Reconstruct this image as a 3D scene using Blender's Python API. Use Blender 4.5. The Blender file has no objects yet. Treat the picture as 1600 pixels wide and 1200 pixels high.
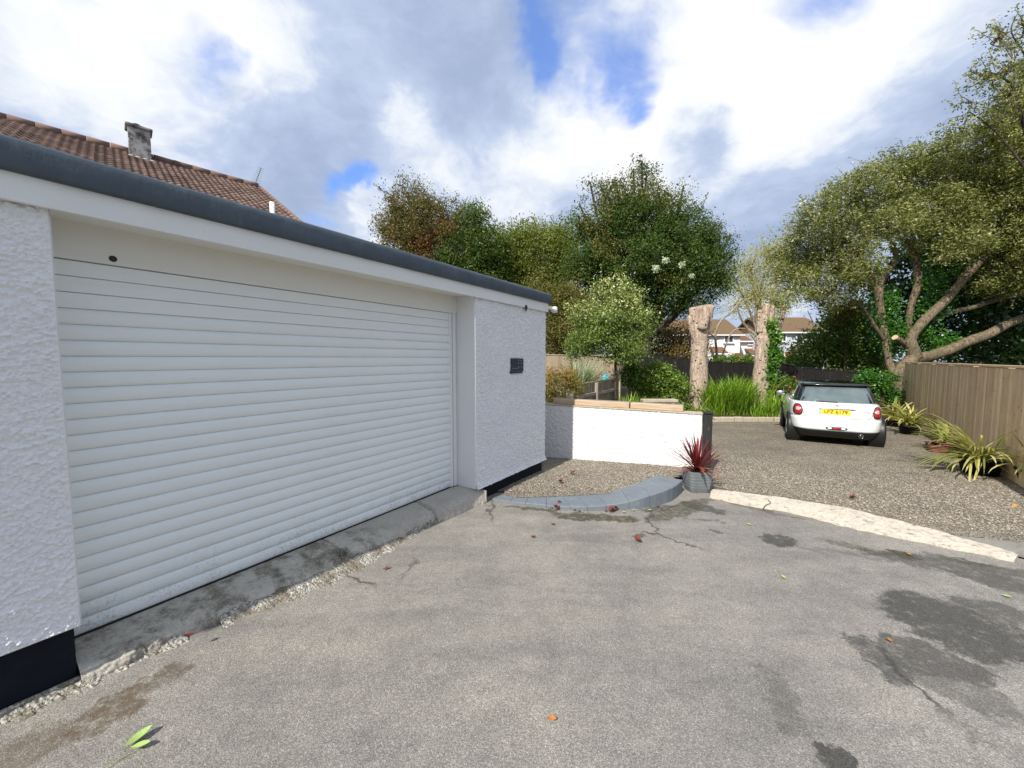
import bpy, math, random
import numpy as np
from mathutils import Vector, Matrix

R = math.radians
S = bpy.context.scene
COL = S.collection
EYE = 1.75
PITCH = R(3.8)
F = 600.0                       # focal length in photograph pixels (1600 wide)

# ---------------------------------------------------------------- camera
cam_d = bpy.data.cameras.new('camera')
cam = bpy.data.objects.new('camera', cam_d); COL.objects.link(cam)
cam_d.sensor_width = 36.0; cam_d.lens = 36.0 * F / 1600.0
cam_d.clip_start = 0.05; cam_d.clip_end = 2000
cam.location = (0, 0, EYE); cam.rotation_euler = (R(90) - PITCH, 0, 0)
S.camera = cam
S.view_settings.view_transform = 'Standard'
S.view_settings.look = 'None'
S.view_settings.gamma = 1.0
S.view_settings.exposure = 0.42
S.render.engine = 'CYCLES'
S.cycles.max_bounces = 8
S.cycles.caustics_reflective = False
S.cycles.caustics_refractive = False
S.cycles.transparent_max_bounces = 8

# ---------------------------------------------------------------- sun
SUN_AZ = R(213.8)               # where the sun stands, measured from +Y towards +X
SUN_EL = R(43)
sdir = Vector((math.sin(SUN_AZ) * math.cos(SUN_EL), math.cos(SUN_AZ) * math.cos(SUN_EL), math.sin(SUN_EL)))
sun_d = bpy.data.lights.new('sun', 'SUN'); sun_d.energy = 4.4; sun_d.angle = R(0.6); sun_d.color = (1.0, 0.955, 0.88)
sun = bpy.data.objects.new('sun', sun_d); COL.objects.link(sun)
sun.rotation_euler = sdir.to_track_quat('Z', 'Y').to_euler(); sun.location = (0, 0, 30)

# ---------------------------------------------------------------- node helper
class NT:
    def __init__(s, tree): s.t = tree; s.n = tree.nodes; s.l = tree.links
    def node(s, typ, **kw):
        nd = s.n.new(typ)
        for k, v in kw.items(): setattr(nd, k, v)
        return nd
    def put(s, sock, v):
        if v is None: return
        if isinstance(v, bpy.types.NodeSocket): s.l.new(v, sock)
        elif isinstance(v, (tuple, list)):
            v = tuple(v)
            if sock.type == 'RGBA' and len(v) == 3: v = v + (1,)
            sock.default_value = v
        else: sock.default_value = v
    def math(s, op, a, b=None, c=None, clamp=False):
        nd = s.node('ShaderNodeMath', operation=op); nd.use_clamp = clamp
        s.put(nd.inputs[0], a); s.put(nd.inputs[1], b); s.put(nd.inputs[2], c); return nd.outputs[0]
    def vmath(s, op, a, b=None):
        nd = s.node('ShaderNodeVectorMath', operation=op)
        s.put(nd.inputs[0], a); s.put(nd.inputs[1], b)
        return nd.outputs['Value'] if op in ('DOT_PRODUCT', 'LENGTH', 'DISTANCE') else nd.outputs[0]
    def scale(s, v, k):
        nd = s.node('ShaderNodeVectorMath', operation='SCALE'); s.put(nd.inputs[0], v); s.put(nd.inputs['Scale'], k); return nd.outputs[0]
    def noise(s, vec, scale, detail=3, rough=0.5, dist=0.0, out='Fac', dim='3D'):
        nd = s.node('ShaderNodeTexNoise', noise_dimensions=dim); s.put(nd.inputs['Vector'], vec); s.put(nd.inputs['Scale'], scale)
        s.put(nd.inputs['Detail'], detail); s.put(nd.inputs['Roughness'], rough); s.put(nd.inputs['Distortion'], dist)
        return nd.outputs[out]
    def voro(s, vec, scale, out='Distance', feature='F1', rnd=1.0):
        nd = s.node('ShaderNodeTexVoronoi', feature=feature); s.put(nd.inputs['Vector'], vec); s.put(nd.inputs['Scale'], scale)
        s.put(nd.inputs['Randomness'], rnd); return nd.outputs[out]
    def ramp(s, fac, stops, interp='LINEAR'):
        nd = s.node('ShaderNodeValToRGB'); cr = nd.color_ramp; cr.interpolation = interp
        while len(cr.elements) < len(stops): cr.elements.new(0.5)
        for e, (p, c) in zip(cr.elements, stops):
            e.position = p; e.color = (c, c, c, 1) if isinstance(c, (int, float)) else tuple(c) + (1,)
        s.put(nd.inputs[0], fac); return nd.outputs[0]
    def mix(s, fac, a, b, blend='MIX'):
        nd = s.node('ShaderNodeMix', data_type='RGBA', blend_type=blend); nd.clamp_factor = True
        s.put(nd.inputs[0], fac); s.put(nd.inputs[6], a); s.put(nd.inputs[7], b); return nd.outputs[2]
    def smooth(s, v, lo, hi):
        nd = s.node('ShaderNodeMapRange', interpolation_type='SMOOTHSTEP')
        s.put(nd.inputs[0], v); s.put(nd.inputs[1], lo); s.put(nd.inputs[2], hi); return nd.outputs[0]
    def mapping(s, vec, loc=(0, 0, 0), rot=(0, 0, 0), sc=(1, 1, 1)):
        nd = s.node('ShaderNodeMapping'); s.put(nd.inputs[0], vec); s.put(nd.inputs[1], loc); s.put(nd.inputs[2], rot); s.put(nd.inputs[3], sc)
        return nd.outputs[0]
    def bump(s, h, strength=0.5, dist=0.01, normal=None):
        nd = s.node('ShaderNodeBump'); s.put(nd.inputs['Strength'], strength); s.put(nd.inputs['Distance'], dist)
        s.put(nd.inputs['Height'], h)
        if normal is not None: s.put(nd.inputs['Normal'], normal)
        return nd.outputs[0]

# pixel of the photograph -> world
def ray(px, py):
    rx = (px - 800) / F; ry = (600 - py) / F
    return Vector((rx, math.cos(PITCH) + ry * math.sin(PITCH), ry * math.cos(PITCH) - math.sin(PITCH)))
def P(px, py, Y):
    r = ray(px, py); return Vector((0, 0, EYE)) + r * (Y / r.y)
def gz(y):                      # ground falls gently away from the garage
    return EYE - (1.72 + .028 * min(y, 13.0))
def G(px, py, lift=0.0):        # where the pixel meets the ground
    r = ray(px, py)
    t = (1.72 - lift) / (-r.z - .028 * r.y)
    return Vector((0, 0, EYE)) + r * t

# ---------------------------------------------------------------- world
W = bpy.data.worlds.new('World'); S.world = W; W.use_nodes = True
nt = NT(W.node_tree); W.node_tree.nodes.clear()
sky = nt.node('ShaderNodeTexSky', sky_type='NISHITA'); sky.sun_disc = False
sky.sun_elevation = SUN_EL; sky.sun_rotation = SUN_AZ; sky.altitude = 50; sky.air_density = 1.0; sky.dust_density = 0.6; sky.ozone_density = 2.0
tc = nt.node('ShaderNodeTexCoord'); D = nt.vmath('NORMALIZE', tc.outputs['Generated'])
sep = nt.node('ShaderNodeSeparateXYZ'); nt.put(sep.inputs[0], D)
den = nt.math('ADD', nt.math('MAXIMUM', sep.outputs[2], 0.0), 0.32)
cmb = nt.node('ShaderNodeCombineXYZ')
nt.put(cmb.inputs[0], nt.math('DIVIDE', sep.outputs[0], den)); nt.put(cmb.inputs[1], nt.math('DIVIDE', sep.outputs[1], den))
CP = cmb.outputs[0]
warp = nt.noise(CP, 1.6, 4, 0.55, out='Color')
CW = nt.vmath('ADD', CP, nt.scale(nt.vmath('SUBTRACT', warp, (0.5, 0.5, 0.5)), 0.45))
# warped direction for the soft shaped patches
dw = nt.noise(D, 3.2, 5, 0.6, out='Color')
DW = nt.vmath('NORMALIZE', nt.vmath('ADD', D, nt.scale(nt.vmath('SUBTRACT', dw, (0.5, 0.5, 0.5)), 0.32)))
def blobs(lst):
    tot = None
    for px, py, rad, amp in lst:
        d = ray(px, py).normalized()
        k = 1.0 / ((rad / F) ** 2 / 2.0)
        e = nt.math('MULTIPLY', nt.math('EXPONENT', nt.math('MULTIPLY', nt.math('SUBTRACT', nt.vmath('DOT_PRODUCT', DW, tuple(d)), 1.0), k)), amp)
        tot = e if tot is None else nt.math('ADD', tot, e)
    return tot
streak = nt.noise(nt.mapping(CW, rot=(0, 0, R(-38)), sc=(1.0, 2.1, 1)), 1.5, 7, 0.56)
fine = nt.noise(CW, 4.2, 9, 0.66)
blue = blobs([(552, 288, 30, 1.5), (300, 62, 50, .75), (345, 70, 28, .4), (840, 85, 30, .95), (880, 30, 60, .7), (960, 125, 50, 1.0), (1275, 0, 60, 1.5), (1120, 20, 60, .7), (1010, 95, 35, .5), (1165, 385, 60, .45),
              (150, 90, 80, .12), (480, 340, 40, .6), (350, 290, 60, .3), (620, 60, 40, .5), (20, 20, 80, .5), (540, 200, 40, .35), (1600, 150, 120, .3), (720, 110, 40, .3), (70, 170, 50, .3)])
white = blobs([(1200, 130, 150, .8), (1130, 260, 90, .5), (1330, 170, 140, .6), (640, 165, 40, .6), (820, 265, 95, .8), (575, 335, 34, .8), (410, 55, 70, .6),
               (1180, 60, 70, .6), (60, 130, 90, .42), (200, 130, 90, .55), (140, 40, 70, .42), (960, 200, 70, .6), (250, 160, 110, .4), (1420, 80, 130, .4)])
grey = blobs([(1085, 195, 36, 1.15), (790, 190, 80, .7), (1180, 335, 130, 1.0), (700, 50, 90, .35), (560, 120, 80, .3), (430, 200, 90, .4), (900, 300, 50, .35), (90, 70, 110, .5), (320, 160, 90, .5), (200, 200, 80, .3),
              (1320, 280, 110, .6), (1500, 60, 160, .55), (1420, 150, 60, .35), (740, 230, 40, .4)])
cover = nt.math('ADD', nt.math('SUBTRACT', nt.math('ADD', nt.math('MULTIPLY', streak, 1.5), nt.math('MULTIPLY', fine, 0.50)), nt.math('MULTIPLY', blue, 0.72)), nt.math('MULTIPLY', white, 0.30))
cov = nt.math('ADD', nt.math('MULTIPLY', nt.smooth(cover, 0.10, 0.80), 0.94), 0.06)
den2 = nt.math('ADD', nt.math('SUBTRACT', nt.math('ADD', nt.math('MULTIPLY', nt.noise(CW, 1.9, 8, 0.62), 1.9), -.30), nt.math('MULTIPLY', white, 0.50)), nt.math('MULTIPLY', grey, 0.42))
shade = nt.smooth(den2, 0.16, 1.05)
ccol = nt.ramp(shade, [(0, (7.7, 7.8, 7.9)), (.18, (6.4, 6.8, 7.4)), (.48, (4.3, 5.0, 6.5)), (1, (2.9, 3.6, 5.1))])
skyc = nt.mix(1.0, sky.outputs[0], (0.70, 1.22, 2.1), 'MULTIPLY')
skyc = nt.mix(0.14, skyc, (5.4, 6.9, 9.3))
final = nt.mix(cov, skyc, ccol)
bg = nt.node('ShaderNodeBackground'); nt.put(bg.inputs[0], final); bg.inputs[1].default_value = 0.1
wo = nt.node('ShaderNodeOutputWorld'); nt.l.new(bg.outputs[0], wo.inputs[0])

# ---------------------------------------------------------------- materials
def mat(name, fn, rough=0.8, spec=0.3, metal=0.0):
    m = bpy.data.materials.new(name); m.use_nodes = True
    t = NT(m.node_tree); b = m.node_tree.nodes['Principled BSDF']
    b.inputs['Roughness'].default_value = rough; b.inputs['Specular IOR Level'].default_value = spec; b.inputs['Metallic'].default_value = metal
    geo = t.node('ShaderNodeNewGeometry'); tcd = t.node('ShaderNodeTexCoord')
    t.pos = geo.outputs['Position']; t.obj = tcd.outputs['Object']; t.b = b
    r = fn(t, b)
    if r is not None: t.put(b.inputs['Base Color'], r)
    return m
def plain(name, c, rough=0.6, spec=0.4, metal=0.0, var=0.12, sc=9.0, coat=0.0):
    def fn(t, b):
        n = t.noise(t.obj, sc, 5, 0.6)
        b.inputs['Coat Weight'].default_value = coat
        t.put(b.inputs['Roughness'], t.math('ADD', t.math('MULTIPLY', n, 0.2), rough - .1))
        return t.mix(n, tuple(x * (1 - var) for x in c), tuple(min(1, x * (1 + var)) for x in c))
    return mat(name, fn, rough, spec, metal)

def m_asphalt(t, b):
    p = t.pos
    v = t.voro(p, 215, 'Color'); vd = t.voro(p, 215, 'Distance')
    sepc = t.node('ShaderNodeSeparateColor'); t.put(sepc.inputs[0], v)
    base = t.ramp(sepc.outputs[0], [(0, (.125, .113, .097)), (.35, (.225, .207, .182)), (.7, (.305, .281, .250)), (.93, (.40, .37, .33)), (1, (.56, .52, .47))])
    mt = t.noise(p, 240, 2, .7)
    base = t.mix(t.math('MULTIPLY', mt, .55), base, (.25, .24, .225))
    big = t.noise(p, 0.9, 5, 0.6)
    base = t.mix(1.0, base, t.ramp(big, [(.25, (.80, .80, .80)), (.75, (1.15, 1.14, 1.11))]), 'MULTIPLY')
    fine = t.noise(p, 6.5, 6, .7)
    base = t.mix(1.0, base, t.ramp(fine, [(.3, (.84, .84, .84)), (.7, (1.10, 1.10, 1.09))]), 'MULTIPLY')
    streak = t.noise(t.mapping(p, rot=(0, 0, R(56)), sc=(.7, 3.2, 1)), 1.3, 6, .65)
    base = t.mix(1.0, base, t.ramp(streak, [(.3, (.80, .80, .81)), (.5, (1, 1, 1)), (.72, (1.13, 1.12, 1.08))]), 'MULTIPLY')
    cr = t.voro(t.vmath('ADD', p, t.scale(t.noise(p, 2.5, 5, .7, out='Color'), .5)), .42, 'Distance', 'DISTANCE_TO_EDGE')
    crk = t.math('MULTIPLY', t.smooth(cr, .012, .003), t.smooth(t.noise(p, .8, 3), .5, .6))
    base = t.mix(t.math('MULTIPLY', crk, .8), base, (.05, .046, .038))
    # stains: ellipses at their own places on the drive, ragged edges
    wn = t.vmath('SUBTRACT', t.noise(p, 3.2, 6, 0.68, out='Color'), (.5, .5, .5))
    pw = t.vmath('ADD', p, t.scale(wn, .42))
    wn2 = t.vmath('SUBTRACT', t.noise(p, 11, 5, 0.7, out='Color'), (.5, .5, .5))
    pw = t.vmath('ADD', pw, t.scale(wn2, .16))
    nzs = t.math('MULTIPLY', t.math('SUBTRACT', t.noise(p, 7, 8, .78), .5), 1.1)
    def stain(lst):
        tot = None
        for (ax, ay, bx, by, w, amp) in lst:      # a streak from pixel a to pixel b on the ground, half-width w metres
            A = G(ax, ay); B = G(bx, by); c = (A + B) / 2; d = (B - A); L = max(d.length / 2, w); ang = math.atan2(d.y, d.x)
            m_ = t.node('ShaderNodeMapping', vector_type='TEXTURE'); t.put(m_.inputs[0], pw); t.put(m_.inputs[1], (c.x, c.y, 0)); t.put(m_.inputs[2], (0, 0, ang)); t.put(m_.inputs[3], (L, w, 1000))
            ln = t.vmath('LENGTH', m_.outputs[0])
            e = t.math('MULTIPLY', t.smooth(t.math('ADD', ln, nzs), 1.04, .80), amp)
            tot = e if tot is None else t.math('MAXIMUM', tot, e)
        return tot
    wet = stain([(1185, 838, 1245, 852, .17, .85), (1112, 830, 1138, 834, .05, .7), (1370, 930, 1640, 1030, .42, .85), (1320, 985, 1450, 1085, .13, .8), (1350, 1000, 1560, 1060, .2, .75),
                 (1275, 1180, 1330, 1200, .1, .9), (1060, 785, 1130, 800, .14, .8), (1330, 860, 1640, 900, .16, .7), (1480, 890, 1660, 930, .2, .75), (1230, 850, 1420, 880, .05, .35),
                 (1190, 1040, 1260, 1150, .10, .35), (1450, 1050, 1600, 1130, .15, .5), (1000, 800, 1060, 790, .1, .75), (1000, 845, 1006, 830, .05, .7),(1500, 945, 1600, 960, .2, .7), (1080, 812, 1130, 816, .05, .55)])
    wetn = t.math('MULTIPLY', wet, t.smooth(t.noise(p, 12, 6, .75), .22, .52))
    base = t.mix(t.math('MULTIPLY', wetn, 1.0), base, t.mix(sepc.outputs[1], (.030, .028, .025), (.085, .082, .074)))
    moss = stain([(850, 804, 1010, 812, .12, .95), (790, 792, 880, 801, .06, .85), (1005, 815, 1090, 792, .14, .8), (1390, 862, 1440, 872, .10, .9), (1120, 780, 1260, 815, .05, .6), (1040, 800, 1110, 780, .12, .7), (1280, 845, 1420, 870, .10, .6), (1430, 860, 1600, 895, .05, .6)])
    base = t.mix(t.math('MULTIPLY', t.math('MULTIPLY', moss, t.smooth(t.noise(p, 18, 5, .7), .25, .55)), .92), base, (.055, .052, .025))
    soil = stain([(60, 1165, 260, 1060, .13, .95), (250, 1070, 300, 1035, .07, .9), (-60, 1200, 120, 1150, .15, .7), (890, 845, 1000, 850, .03, .4)])
    base = t.mix(t.math('MULTIPLY', t.math('MULTIPLY', soil, t.smooth(t.noise(p, 22, 6, .75), .32, .58)), .9), base, t.mix(t.noise(p, 60, 3), (.05, .033, .018), (.17, .125, .075)))
    # faint crack running from the kerb
    A, B = G(700, 842), G(1000, 852)
    h = t.math('SUBTRACT', t.math('MULTIPLY', t.math('ADD', sepc.outputs[2], mt), .5), t.math('MULTIPLY', vd, .6))
    t.put(b.inputs['Normal'], t.bump(h, .6, .005))
    return base
M = {}
M['asphalt'] = mat('asphalt', m_asphalt, .85, .3)

def gravel_fn(scale, cols, mossy=.0):
    def fn(t, b):
        p = t.pos
        v = t.voro(p, scale, 'Color'); vd = t.voro(p, scale, 'Distance')
        s_ = t.node('ShaderNodeSeparateColor'); t.put(s_.inputs[0], v)
        c = t.ramp(s_.outputs[0], cols)
        c = t.mix(t.smooth(vd, .35, .75), c, (.10, .08, .055))
        big = t.noise(p, 0.8, 5, .65)
        c = t.mix(1.0, c, t.ramp(big, [(.3, (.72, .72, .72)), (.7, (1.18, 1.15, 1.1))]), 'MULTIPLY')
        if mossy: c = t.mix(t.math('MULTIPLY', t.smooth(t.noise(p, 1.7, 5, .7), .48, .7), mossy), c, (.10, .09, .045))
        t.put(b.inputs['Normal'], t.bump(t.math('MULTIPLY', vd, -1.0), 1.0, .018))
        return c
    return fn
GC = [(0, (.13, .108, .083)), (.22, (.29, .248, .192)), (.45, (.45, .39, .305)), (.65, (.56, .48, .37)), (.82, (.36, .335, .295)), (.94, (.69, .63, .53)), (1, (.82, .78, .71))]
M['gravel'] = mat('gravel', gravel_fn(82, GC, .25), .85, .3)
M['gravel_bed'] = mat('gravel_bed', gravel_fn(72, GC, .0), .85, .3)
def m_pebble(t, b):
    at = t.node('ShaderNodeAttribute', attribute_name='tint')
    return t.mix(t.noise(t.pos, 150, 2), t.ramp(at.outputs['Fac'], GC), (.22, .19, .15))
M['pebble'] = mat('pebble', m_pebble, .8, .3)
M['soil'] = mat('soil', lambda t, b: (t.put(b.inputs['Normal'], t.bump(t.noise(t.pos, 25, 5, .7), .8, .03)), t.mix(t.noise(t.pos, 6, 6, .7), (.035, .026, .016), (.10, .085, .04)))[1], .95, .1)

def m_rough(t, b):
    p = t.obj
    n = t.noise(p, 120, 5, .7); n2 = t.noise(p, 1.5, 4, .6)
    c = t.mix(n2, (.77, .77, .77), (.84, .84, .83))
    c = t.mix(t.math('MULTIPLY', t.smooth(t.noise(p, 70, 4, .7), .56, .70), .28), c, (.52, .52, .54))
    t.put(b.inputs['Normal'], t.bump(n, .35, .004))
    return c
M['roughcast'] = mat('roughcast', m_rough, .95, .05)
def m_rough2(t, b):
    p = t.obj
    c = t.mix(t.noise(p, 2, 5, .6), (.72, .72, .715), (.79, .79, .78))
    c = t.mix(t.math('MULTIPLY', t.smooth(t.noise(p, 30, 5, .7), .55, .68), .3), c, (.50, .49, .47))
    t.put(b.inputs['Normal'], t.bump(t.noise(t.mapping(p, sc=(1, 1, 1.6)), 55, 6, .7), .9, .012))
    return c
M['roughcast_wall'] = mat('roughcast_wall', m_rough2, .95, .05)
def m_white(t, b):
    c = t.mix(t.noise(t.obj, 2.5, 5, .6), (.74, .745, .74), (.83, .83, .82))
    t.put(b.inputs['Normal'], t.bump(t.noise(t.obj, 60, 4, .6), .10, .004))
    return c
M['white'] = mat('white_paint', m_white, .5, .4)
def m_fascia(t, b):
    c = t.mix(t.noise(t.obj, 3, 5, .6), (.72, .73, .69), (.80, .81, .78))
    c = t.mix(t.smooth(t.noise(t.mapping(t.obj, sc=(30, 30, 3)), 1, 3, .6), .70, .80), c, (.5, .47, .4))
    return c
M['fascia'] = mat('fascia_paint', m_fascia, .5, .4)
def m_lintel(t, b):
    return t.mix(t.noise(t.obj, 2, 5, .6), (.72, .72, .67), (.79, .79, .74))
M['lintel'] = mat('lintel_paint', m_lintel, .6, .3)
def m_door(t, b):
    sp = t.node('ShaderNodeSeparateXYZ'); t.put(sp.inputs[0], t.obj)
    z = sp.outputs[2]
    c = t.mix(t.noise(t.obj, 1.6, 5, .6), (.76, .80, .775), (.825, .85, .83))
    low = t.smooth(z, .62, .10)
    speck = t.smooth(t.noise(t.obj, 60, 6, .78), .46, .62)
    blot = t.smooth(t.noise(t.obj, 5, 4, .7), .38, .62)
    c = t.mix(t.math('MULTIPLY', t.math('MULTIPLY', low, speck), t.math('ADD', t.math('MULTIPLY', blot, .6), .1)), c, (.28, .28, .24))
    c = t.mix(t.math('MULTIPLY', t.smooth(t.noise(t.mapping(t.obj, sc=(1.5, 1, 9)), 3, 5, .6), .5, .75), .12), c, (.50, .51, .50))
    fr = t.math('FRACT', t.math('DIVIDE', t.math('SUBTRACT', z, .165), .09325))
    jl = t.math('MULTIPLY', t.smooth(fr, .10, .0), t.smooth(t.noise(t.mapping(t.obj, sc=(1, 1, .2)), 9, 5, .7), .35, .7))
    c = t.mix(t.math('MULTIPLY', jl, .22), c, (.36, .36, .32))
    return c
M['door'] = mat('shutter_paint', m_door, .42, .4)
def m_roofgrey(t, b):
    n = t.noise(t.mapping(t.obj, sc=(1, 1, .6)), 5, 6, .65)
    c = t.mix(n, (.032, .048, .062), (.085, .112, .135))
    c = t.mix(t.math('MULTIPLY', t.smooth(t.noise(t.mapping(t.obj, sc=(6, 6, .8)), 1.6, 4, .7), .60, .76), .25), c, (.20, .23, .25))
    t.put(b.inputs['Normal'], t.bump(t.noise(t.mapping(t.obj, sc=(1, 1, .7)), 14, 5, .6), .5, .012))
    return c
M['roofgrey'] = mat('grey_roof_coating', m_roofgrey, .5, .4)
M['plinth'] = plain('black_masonry_paint', (.012, .014, .020), .75, .08, var=.35, sc=14)
def m_conc(t, b):
    p = t.pos
    c = t.mix(t.noise(p, 30, 6, .7), (.34, .31, .25), (.80, .75, .65))
    c = t.mix(t.smooth(t.noise(p, 4.5, 6, .75), .42, .62), c, t.mix(t.noise(p, 22, 4, .6), (.10, .085, .062), (.32, .28, .22)))
    # rightmost stretch of the step is painted paler, as if sunlit, with less moss
    sx = t.node('ShaderNodeSeparateXYZ'); t.put(sx.inputs[0], p)
    cl = t.smooth(t.math('ADD', sx.outputs[1], t.math('MULTIPLY', t.noise(p, 5, 3), .4)), 3.75, 4.0)
    c = t.mix(t.math('MULTIPLY', cl, .85), c, t.mix(t.noise(p, 40, 5, .7), (.33, .30, .25), (.66, .61, .53)))
    c = t.mix(t.math('MULTIPLY', t.smooth(t.noise(p, 2.2, 5, .7), .56, .68), t.math('SUBTRACT', .8, t.math('MULTIPLY', cl, .8))), c, (.055, .05, .025))
    c = t.mix(t.math('MULTIPLY', t.smooth(t.noise(p, 90, 4, .75), .52, .62), .55), c, (.62, .58, .50))
    t.put(b.inputs['Normal'], t.bump(t.noise(p, 45, 8, .75), 1.0, .016))
    return c
M['ridge'] = plain('ridge_tile', (.22, .145, .115), .85, .1, var=.3, sc=6)
M['concrete'] = mat('weathered_concrete', m_conc, .9, .2)
def m_fillet(t, b):
    p = t.pos
    v = t.voro(p, 60, 'Distance')
    c = t.mix(t.smooth(t.noise(p, 75, 5, .7), .38, .60), (.16, .14, .10), (.66, .63, .56))
    c = t.mix(t.smooth(t.noise(p, 7, 6, .75), .44, .60), c, t.mix(t.noise(p, 40, 4), (.10, .08, .05), (.34, .30, .23)))
    t.put(b.inputs['Normal'], t.bump(t.math('ADD', v, t.noise(p, 70, 4, .7)), 1.0, .015))
    return c
M['fillet'] = mat('rough_mortar', m_fillet, .9, .2)
def m_strip(t, b):
    p = t.pos
    c = t.mix(t.noise(p, 5, 6, .7), (.50, .43, .33), (.74, .67, .56))
    c = t.mix(t.math('MULTIPLY', t.smooth(t.noise(p, 24, 6, .78), .52, .66), .8), c, (.24, .19, .13))
    c = t.mix(t.math('MULTIPLY', t.smooth(t.noise(p, 9, 6, .75), .56, .66), .7), c, (.20, .17, .12))
    c = t.mix(t.math('MULTIPLY', t.smooth(t.noise(p, 3.0, 5, .7), .55, .7), .5), c, (.36, .31, .25))
    t.put(b.inputs['Normal'], t.bump(t.noise(p, 35, 6, .7), .7, .012))
    return c
M['strip'] = mat('pale_concrete', m_strip, .9, .2)
M['strip_grey'] = mat('grey_concrete', lambda t, b: (t.put(b.inputs['Normal'], t.bump(t.noise(t.pos, 35, 6, .7), .6, .01)), t.mix(t.noise(t.pos, 8, 6, .7), (.16, .15, .13), (.34, .32, .28)))[1], .9, .2)
def m_slate(t, b):
    c = t.mix(t.noise(t.pos, 4, 6, .7), (.12, .14, .16), (.21, .238, .262))
    c = t.mix(t.smooth(t.noise(t.pos, 16, 6, .75), .60, .72), c, (.36, .38, .39))
    c = t.mix(t.math('MULTIPLY', t.smooth(t.noise(t.pos, 9, 5, .7), .60, .72), .6), c, (.09, .10, .05))
    t.put(b.inputs['Normal'], t.bump(t.noise(t.pos, 30, 5, .7), .4, .006))
    return c
M['slate'] = mat('blue_grey_slabs', m_slate, .7, .3)

def wood(name, c1, c2, knots=(.12, .07, .035), grain=(28, 28, 1.6), tint=True, kn=.75, rough=.85):
    def fn(t, b):
        p = t.obj
        g = t.noise(t.mapping(p, sc=grain), 1.6, 6, .65, 1.2)
        c = t.mix(t.smooth(g, .25, .75), c1, c2)
        if tint:
            at = t.node('ShaderNodeAttribute', attribute_name='tint')
            c = t.mix(1.0, c, t.ramp(at.outputs['Fac'], [(0, (.72, .68, .64)), (.5, (.98, .96, .92)), (1, (1.3, 1.3, 1.27))]), 'MULTIPLY')
        kd = t.voro(t.mapping(p, sc=(3.2, 3.2, 1.3)), 3.0, 'Distance')
        c = t.mix(t.math('MULTIPLY', t.smooth(kd, .13, .05), kn), c, knots)
        c = t.mix(t.math('MULTIPLY', t.smooth(t.noise(p, 1.1, 5, .7), .5, .78), .35), c, tuple(x * .6 for x in c1))
        t.put(b.inputs['Normal'], t.bump(g, .4, .004))
        return c
    return mat(name, fn, rough, .2)
M['fence_wood'] = wood('fence_wood', (.56, .39, .22), (.86, .66, .43))
M['fence_black'] = wood('black_stained_wood', (.010, .009, .009), (.032, .029, .028), knots=(.01, .01, .01))
M['fence_pale'] = wood('pale_fence_wood', (.30, .24, .17), (.50, .42, .31))
M['timber'] = wood('sleeper_wood', (.38, .27, .17), (.60, .47, .33), grain=(1.6, 28, 28), tint=False)
M['timber_top'] = wood('weathered_sleeper_top', (.20, .18, .16), (.36, .33, .29), grain=(1.6, 28, 28), tint=False)
M['old_wood'] = wood('grey_weathered_wood', (.18, .15, .12), (.36, .31, .25))
M['post_black'] = wood('black_post_wood', (.012, .013, .013), (.04, .04, .04), tint=False)
def bark(name, c1, c2, moss=None, sc=(9, 9, 2.0), bs=1.0):
    def fn(t, b):
        n = t.noise(t.mapping(t.pos, sc=sc), 1.9, 8, .75, .9)
        c = t.mix(t.smooth(n, .36, .64), c1, c2)
        if moss: c = t.mix(t.smooth(t.noise(t.pos, 2.2, 5, .7), .5, .68), c, moss)
        t.put(b.inputs['Normal'], t.bump(n, bs, .03))
        return c
    return mat(name, fn, .9, .15)
M['bark'] = bark('dark_bark', (.035, .027, .020), (.10, .08, .06))
M['bark_willow'] = bark('willow_bark', (.07, .052, .032), (.27, .21, .14), moss=(.11, .11, .05))
M['bark_pale'] = bark('pale_bark', (.22, .18, .13), (.42, .36, .28))
def m_stump(t, b):
    p = t.pos
    n = t.noise(t.mapping(p, sc=(14, 14, 3)), 1.2, 7, .72, 1.0)
    c = t.mix(t.smooth(n, .3, .7), (.34, .24, .17), (.78, .62, .49))
    k = t.voro(t.vmath('ADD', p, t.scale(t.noise(p, 4, 3, out='Color'), .2)), 5.2, 'Distance')
    c = t.mix(t.math('MULTIPLY', t.smooth(k, .22, .12), .85), c, (.07, .045, .03))
    c = t.mix(t.math('MULTIPLY', t.smooth(t.noise(p, 2.4, 5, .7), .5, .7), .4), c, (.30, .25, .20))
    t.put(b.inputs['Normal'], t.bump(t.math('ADD', t.math('MULTIPLY', n, 1.6), t.smooth(k, .0, .3)), 1.0, .06))
    return c
M['stump'] = mat('peeled_trunk', m_stump, .9, .15)
M['cutwood'] = plain('cut_wood', (.62, .48, .33), .8, .1, var=.2, sc=25)

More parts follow.
